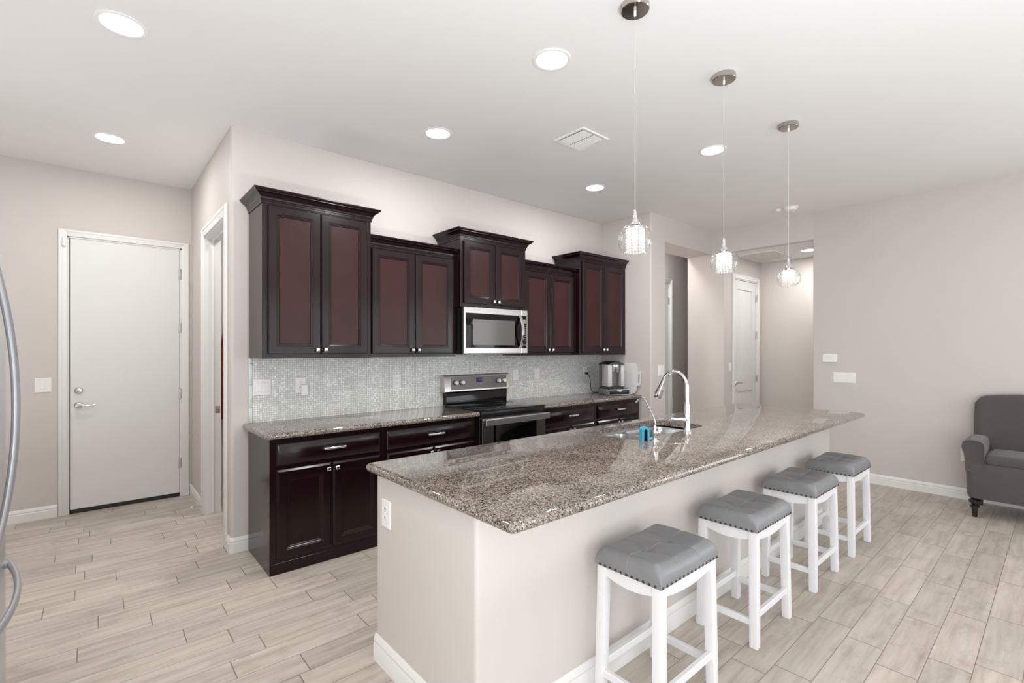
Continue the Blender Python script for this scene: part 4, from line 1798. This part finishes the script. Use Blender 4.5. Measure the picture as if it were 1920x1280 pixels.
for p, lb in (((0.095, 4.75), 'recessed ceiling light closest to the flat white door'),
              ((1.925, 3.05), 'recessed ceiling light above the lower left wall cabinet'),
              ((1.910, 1.862), 'recessed ceiling light left of the first pendant cord, top centre'),
              ((3.752, 1.862), 'recessed ceiling light touching the middle pendant cord'),
              ((3.742, 3.055), 'recessed ceiling light above the tall right end wall cabinet')):
    dup(cl, (p[0], p[1], H), 0, lb)
hl = dup(cl, (7.04, 2.2, OZ), 0, 'recessed light in the lower hall ceiling at the far right opening')
pl = bpy.data.lights.new('pantry_lamp', 'AREA')
pl.shape = 'DISK'
pl.size = 0.3
pl.energy = 14
po = bpy.data.objects.new('pantry_lamp', pl)
COL.objects.link(po)
po.location = (1.45, 4.55, H - 0.02)
pq = bpy.data.lights.new('passage_fill', 'AREA')  # unseen fill light added to brighten the passage
pq.shape = 'DISK'
pq.size = 0.2
pq.energy = 15
po = bpy.data.objects.new('passage_fill', pq)
COL.objects.link(po)
po.location = (5.55, 3.7, H - 0.03)
for ch in hl.children:
    if ch.type == 'LIGHT':
        ch.data = ch.data.copy()
        ch.data.energy = HALL_W

# ------------------------------------------------------------------ vents and detectors


def vent(name, label, x0, x1, y0, y1, z, n, cols, slat_axis='x'):
    t = thing(name, label, 'vent', ((x0 + x1) / 2, (y0 + y1) / 2, z))
    fr = 0.030
    bm = new()
    prof = [(0, 0.0003), (0, 0.005), (0.004, 0.009), (fr - 0.006, 0.007), (fr, 0.002)]
    loops = [[(x0 + i, y0 + i, z - o), (x1 - i, y0 + i, z - o), (x1 - i, y1 - i, z - o), (x0 + i, y1 - i, z - o)] for i, o in prof]
    loft(bm, loops, False, False)
    obj('frame', bm, 'white', t)
    bm = new()
    box(bm, x0 + fr * 0.6, x1 - fr * 0.6, y0 + fr * 0.6, y1 - fr * 0.6, z - 0.0015, z - 0.0005)
    obj('backing', bm, 'slot', t)
    ix0, ix1, iy0, iy1 = x0 + fr, x1 - fr, y0 + fr, y1 - fr
    for cidx in range(cols):
        a = ix0 + (ix1 - ix0) * cidx / cols + 0.004
        b = ix0 + (ix1 - ix0) * (cidx + 1) / cols - 0.004
        for i in range(n):
            w = (iy1 - iy0) / n
            ya = iy0 + i * w
            bm = new()
            q = [(ya + w * 0.12, z - 0.0035), (ya + w * 0.45, z - 0.0072), (ya + w * 0.80, z - 0.0080), (ya + w * 0.80, z - 0.0066), (ya + w * 0.47, z - 0.0056), (ya + w * 0.16, z - 0.0022)]
            loft(bm, [[(xx, yy, zz) for yy, zz in q] for xx in (a, b)])
            obj('slat', bm, 'white', t)
    return t


vent('ceiling_vent', 'white square louvered vent in the kitchen ceiling', 2.652, 2.952, 2.272, 2.568, H, 12, 2)
M['grille'] = plain('grille_paint', lin(206, 201, 196), 0.5, var=0.02, vscale=10)
vt = thing('return_air_grille', 'large ribbed return grille in the low hall ceiling', 'vent', (7.03, 2.74, OZ))
bm = new()
gx0, gx1, gy0, gy1 = 6.68, 7.42, 2.47, 2.98
loops = [[(gx0 + i, gy0 + i, OZ - o), (gx1 - i, gy0 + i, OZ - o), (gx1 - i, gy1 - i, OZ - o), (gx0 + i, gy1 - i, OZ - o)] for i, o in ((0, 0.0003), (0, 0.006), (0.03, 0.008), (0.034, 0.002))]
loft(bm, loops, False, False)
obj('frame', bm, 'white', vt)
bm = new()
box(bm, gx0 + 0.02, gx1 - 0.02, gy0 + 0.02, gy1 - 0.02, OZ - 0.0015, OZ - 0.0005)
obj('backing', bm, 'slot', vt)
for i in range(24):
    w = (gx1 - gx0 - 0.068) / 24
    xa = gx0 + 0.034 + i * w
    bm = new()
    q = [(xa + w * 0.1, OZ - 0.003), (xa + w * 0.72, OZ - 0.008), (xa + w * 0.72, OZ - 0.0066), (xa + w * 0.14, OZ - 0.0018)]
    loft(bm, [[(xx, yy, zz) for xx, zz in q] for yy in (gy0 + 0.034, gy1 - 0.034)])
    obj('slat', bm, 'grille', vt)

sd = thing('smoke_detector', 'round white smoke detector on the ceiling near the right wall', 'smoke detector', (5.92, 2.03, H))
bm = new()
lathe(bm, [(0.075, H - 0.0003), (0.075, H - 0.010), (0.066, H - 0.014), (0.064, H - 0.022), (0.056, H - 0.036), (0.02, H - 0.040)], 32, (5.92, 2.03, 0))
obj('housing', bm, 'white', sd)
bm = new()
lathe(bm, [(0.013, H - 0.038), (0.012, H - 0.043)], 16, (5.945, 2.01, 0))
obj('test_button', bm, 'trim', sd)
bm = new()
lathe(bm, [(0.034, H - 0.0003), (0.034, H - 0.012), (0.026, H - 0.022), (0.01, H - 0.025)], 24, (5.91, 2.16, 0))
tag(obj('ceiling_sensor', bm, 'white'), 'small white puck sensor on the ceiling left of the smoke detector', 'sensor')

# ------------------------------------------------------------------ refrigerator
fg = thing('refrigerator', 'stainless french door refrigerator with bowed handles at the left photo edge', 'refrigerator', (-0.65, 2.19, 0))
FX = -0.250
bm = new()
box(bm, -1.02, FX - 0.075, 1.745, 2.635, 0.03, 1.79, 0.006, 2)
obj('cabinet', bm, 'fridge', fg)
bm = new()
box(bm, -1.0, FX - 0.09, 1.77, 2.61, 0.0, 0.03)
obj('kick_base', bm, 'black', fg)


def fridge_front(y0, y1, z0, z1):
    bm = new()
    lp = []
    for ins, xx in ((0.0, FX - 0.072), (0.0, FX - 0.018), (0.006, FX - 0.005), (0.016, FX)):
        lp.append([(xx, y, z) for y, z in rr2(y0 + ins, y1 - ins, z0 + ins, z1 - ins, 0.012, 3)])
    loft(bm, lp)
    return bm


for y0, y1, hy in ((1.737, 2.187, 2.165), (2.193, 2.643, 2.203)):
    q = obj('door', fridge_front(y0, y1, 0.78, 1.80), 'fridge', fg)
    bm = new()
    pts, loops = [], []
    for i in range(25):
        t = i / 24 * 2 - 1
        z = 1.268 + t * 0.47
        x = FX + 0.055 - 0.051 * t * t + 0.001
        w = 0.0145
        loops.append([(x + 0.009 + 0.009 * math.cos(R(a)), hy + w * math.sin(R(a)), z) for a in range(0, 360, 24)])
    loft(bm, loops)
    for s in (-1, 1):
        z = 1.268 + s * 0.45
        box(bm, FX - 0.002, FX + 0.022, hy - 0.012, hy + 0.012, z - 0.016, z + 0.016, 0.004, 2)
    obj('door_handle', bm, 'handlesteel', q)
q = obj('freezer_drawer', fridge_front(1.737, 2.643, 0.06, 0.772), 'fridge', fg)
bm = new()
loops = []
for i in range(25):
    t = i / 24 * 2 - 1
    y = 2.19 + t * 0.40
    x = FX + 0.053 - 0.053 * t * t + 0.001
    w = 0.0145
    z = 0.655
    loops.append([(x + 0.009 + 0.009 * math.cos(R(a)), y, z + w * math.sin(R(a))) for a in range(0, 360, 24)])
loft(bm, loops)
for s in (-1, 1):
    y = 2.19 + s * 0.385
    box(bm, FX - 0.002, FX + 0.020, y - 0.016, y + 0.016, 0.643, 0.667, 0.004, 2)
obj('drawer_handle', bm, 'handlesteel', q)

# ------------------------------------------------------------------ armchair (faces -X, its side towards the hall is at local +Y)
ac = thing('armchair', 'charcoal ribbed slipcovered armchair on turned black legs at the right edge', 'armchair', (5.72, 0.575, 0), 0, local=True)
# local frame: x 0 front .. 0.60 back, y 0 (left arm outer face) .. -0.92
AW = -0.90
bm = new()


def rbox_loops(x0, x1, y0, y1, zs, r):
    return [[(x, y, z) for x, y in rr2(x0 + i, x1 - i, y0 + i, y1 - i, r, 5)] for z, i in zs]


loft(bm, rbox_loops(0.0, 0.58, AW, 0.0, [(0.165, 0.030), (0.172, 0.012), (0.20, 0.004), (0.40, 0.0), (0.46, 0.004), (0.485, 0.03)], 0.05))
obj('seat_base', bm, 'slip', ac, ang=50)
bm = new()
loops = []
for z, i in ((0.47, 0.02), (0.478, 0.004), (0.505, 0.0), (0.53, 0.006), (0.545, 0.03)):
    loops.append([(x, y, z + 0.015 * (1 - ((y - AW / 2) / 0.4) ** 2)) for x, y in rr2(0.001 + i, 0.47 - i, AW + 0.118 + i, -0.118 - i, 0.03, 5)])
loft(bm, loops)
obj('seat_cushion', bm, 'slip', ac, ang=50)
for s in (0, 1):
    bm = new()
    loops = []
    # rolled arm: a front outline swept backwards
    def arm_outline(x, k):
        yo = 0.0
        pts_ = [(-0.115, 0.40), (-0.116, 0.50), (-0.118, 0.56), (-0.120, 0.61), (-0.114, 0.640), (-0.098, 0.658), (-0.07, 0.667), (-0.03, 0.668), (0.0, 0.660), (0.018, 0.642), (0.024, 0.61), (0.020, 0.575), (0.010, 0.545), (0.004, 0.50), (0.002, 0.44), (0.0, 0.40)]
        cy = -0.045
        res = []
        for y, z in pts_:
            yy = cy + (y - cy) * k
            zz = 0.53 + (z - 0.53) * k
            if s:
                yy = AW - yy
            res.append((x, yy, zz))
        return res
    for x, k in ((0.012, 0.86), (0.002, 0.95), (0.0, 1.0), (0.02, 1.02), (0.25, 1.0), (0.47, 0.98), (0.50, 0.9)):
        loops.append(arm_outline(x, k))
    loft(bm, loops)
    obj('arm', bm, 'slip', ac, ang=60)
bm = new()
loops = []
NB = 25
for i in range(NB):
    t = i / (NB - 1) * 2 - 1
    y = AW / 2 + t * (-AW / 2 - 0.015)
    top = 1.005 + 0.045 * max(0.0, math.cos(t * PI / 2)) ** 0.6
    if abs(t) > 0.86:
        top -= 0.05 * ((abs(t) - 0.86) / 0.14) ** 2
    edge = 1.0 if abs(t) < 0.97 else 0.6
    xf = 0.44 - 0.03 * max(0, abs(t) - 0.75) / 0.25
    pr = [(xf, 0.42), (xf + 0.01, 0.6), (xf + 0.035, 0.8), (xf + 0.06, top - 0.05), (xf + 0.085, top - 0.008), (xf + 0.12, top), (xf + 0.165, top - 0.02), (xf + 0.185, top - 0.07), (0.600, 0.7), (0.59, 0.42)]
    cx_ = xf + 0.10
    loops.append([(cx_ + (x - cx_) * edge, y, z) for x, z in pr])
loft(bm, loops)
obj('backrest', bm, 'slip', ac, ang=60)
for x, y, tur in ((0.055, -0.055, True), (0.055, AW + 0.055, True), (0.53, -0.05, False), (0.53, AW + 0.05, False)):
    bm = new()
    if tur:
        lathe(bm, [(0.015, 0.0), (0.018, 0.004), (0.022, 0.075), (0.026, 0.08), (0.033, 0.09), (0.033, 0.098), (0.022, 0.106), (0.024, 0.110), (0.040, 0.128), (0.041, 0.142), (0.030, 0.155), (0.024, 0.160), (0.036, 0.168), (0.036, 0.185)], 24, (x, y, 0))
    else:
        loft(bm, [[(px, py, z) for px, py in rr2(x - w, x + w, y - w, y + w, 0.004, 2)] for z, w in ((0.0, 0.018), (0.175, 0.026))])
    obj('leg', bm, 'legwood', ac)
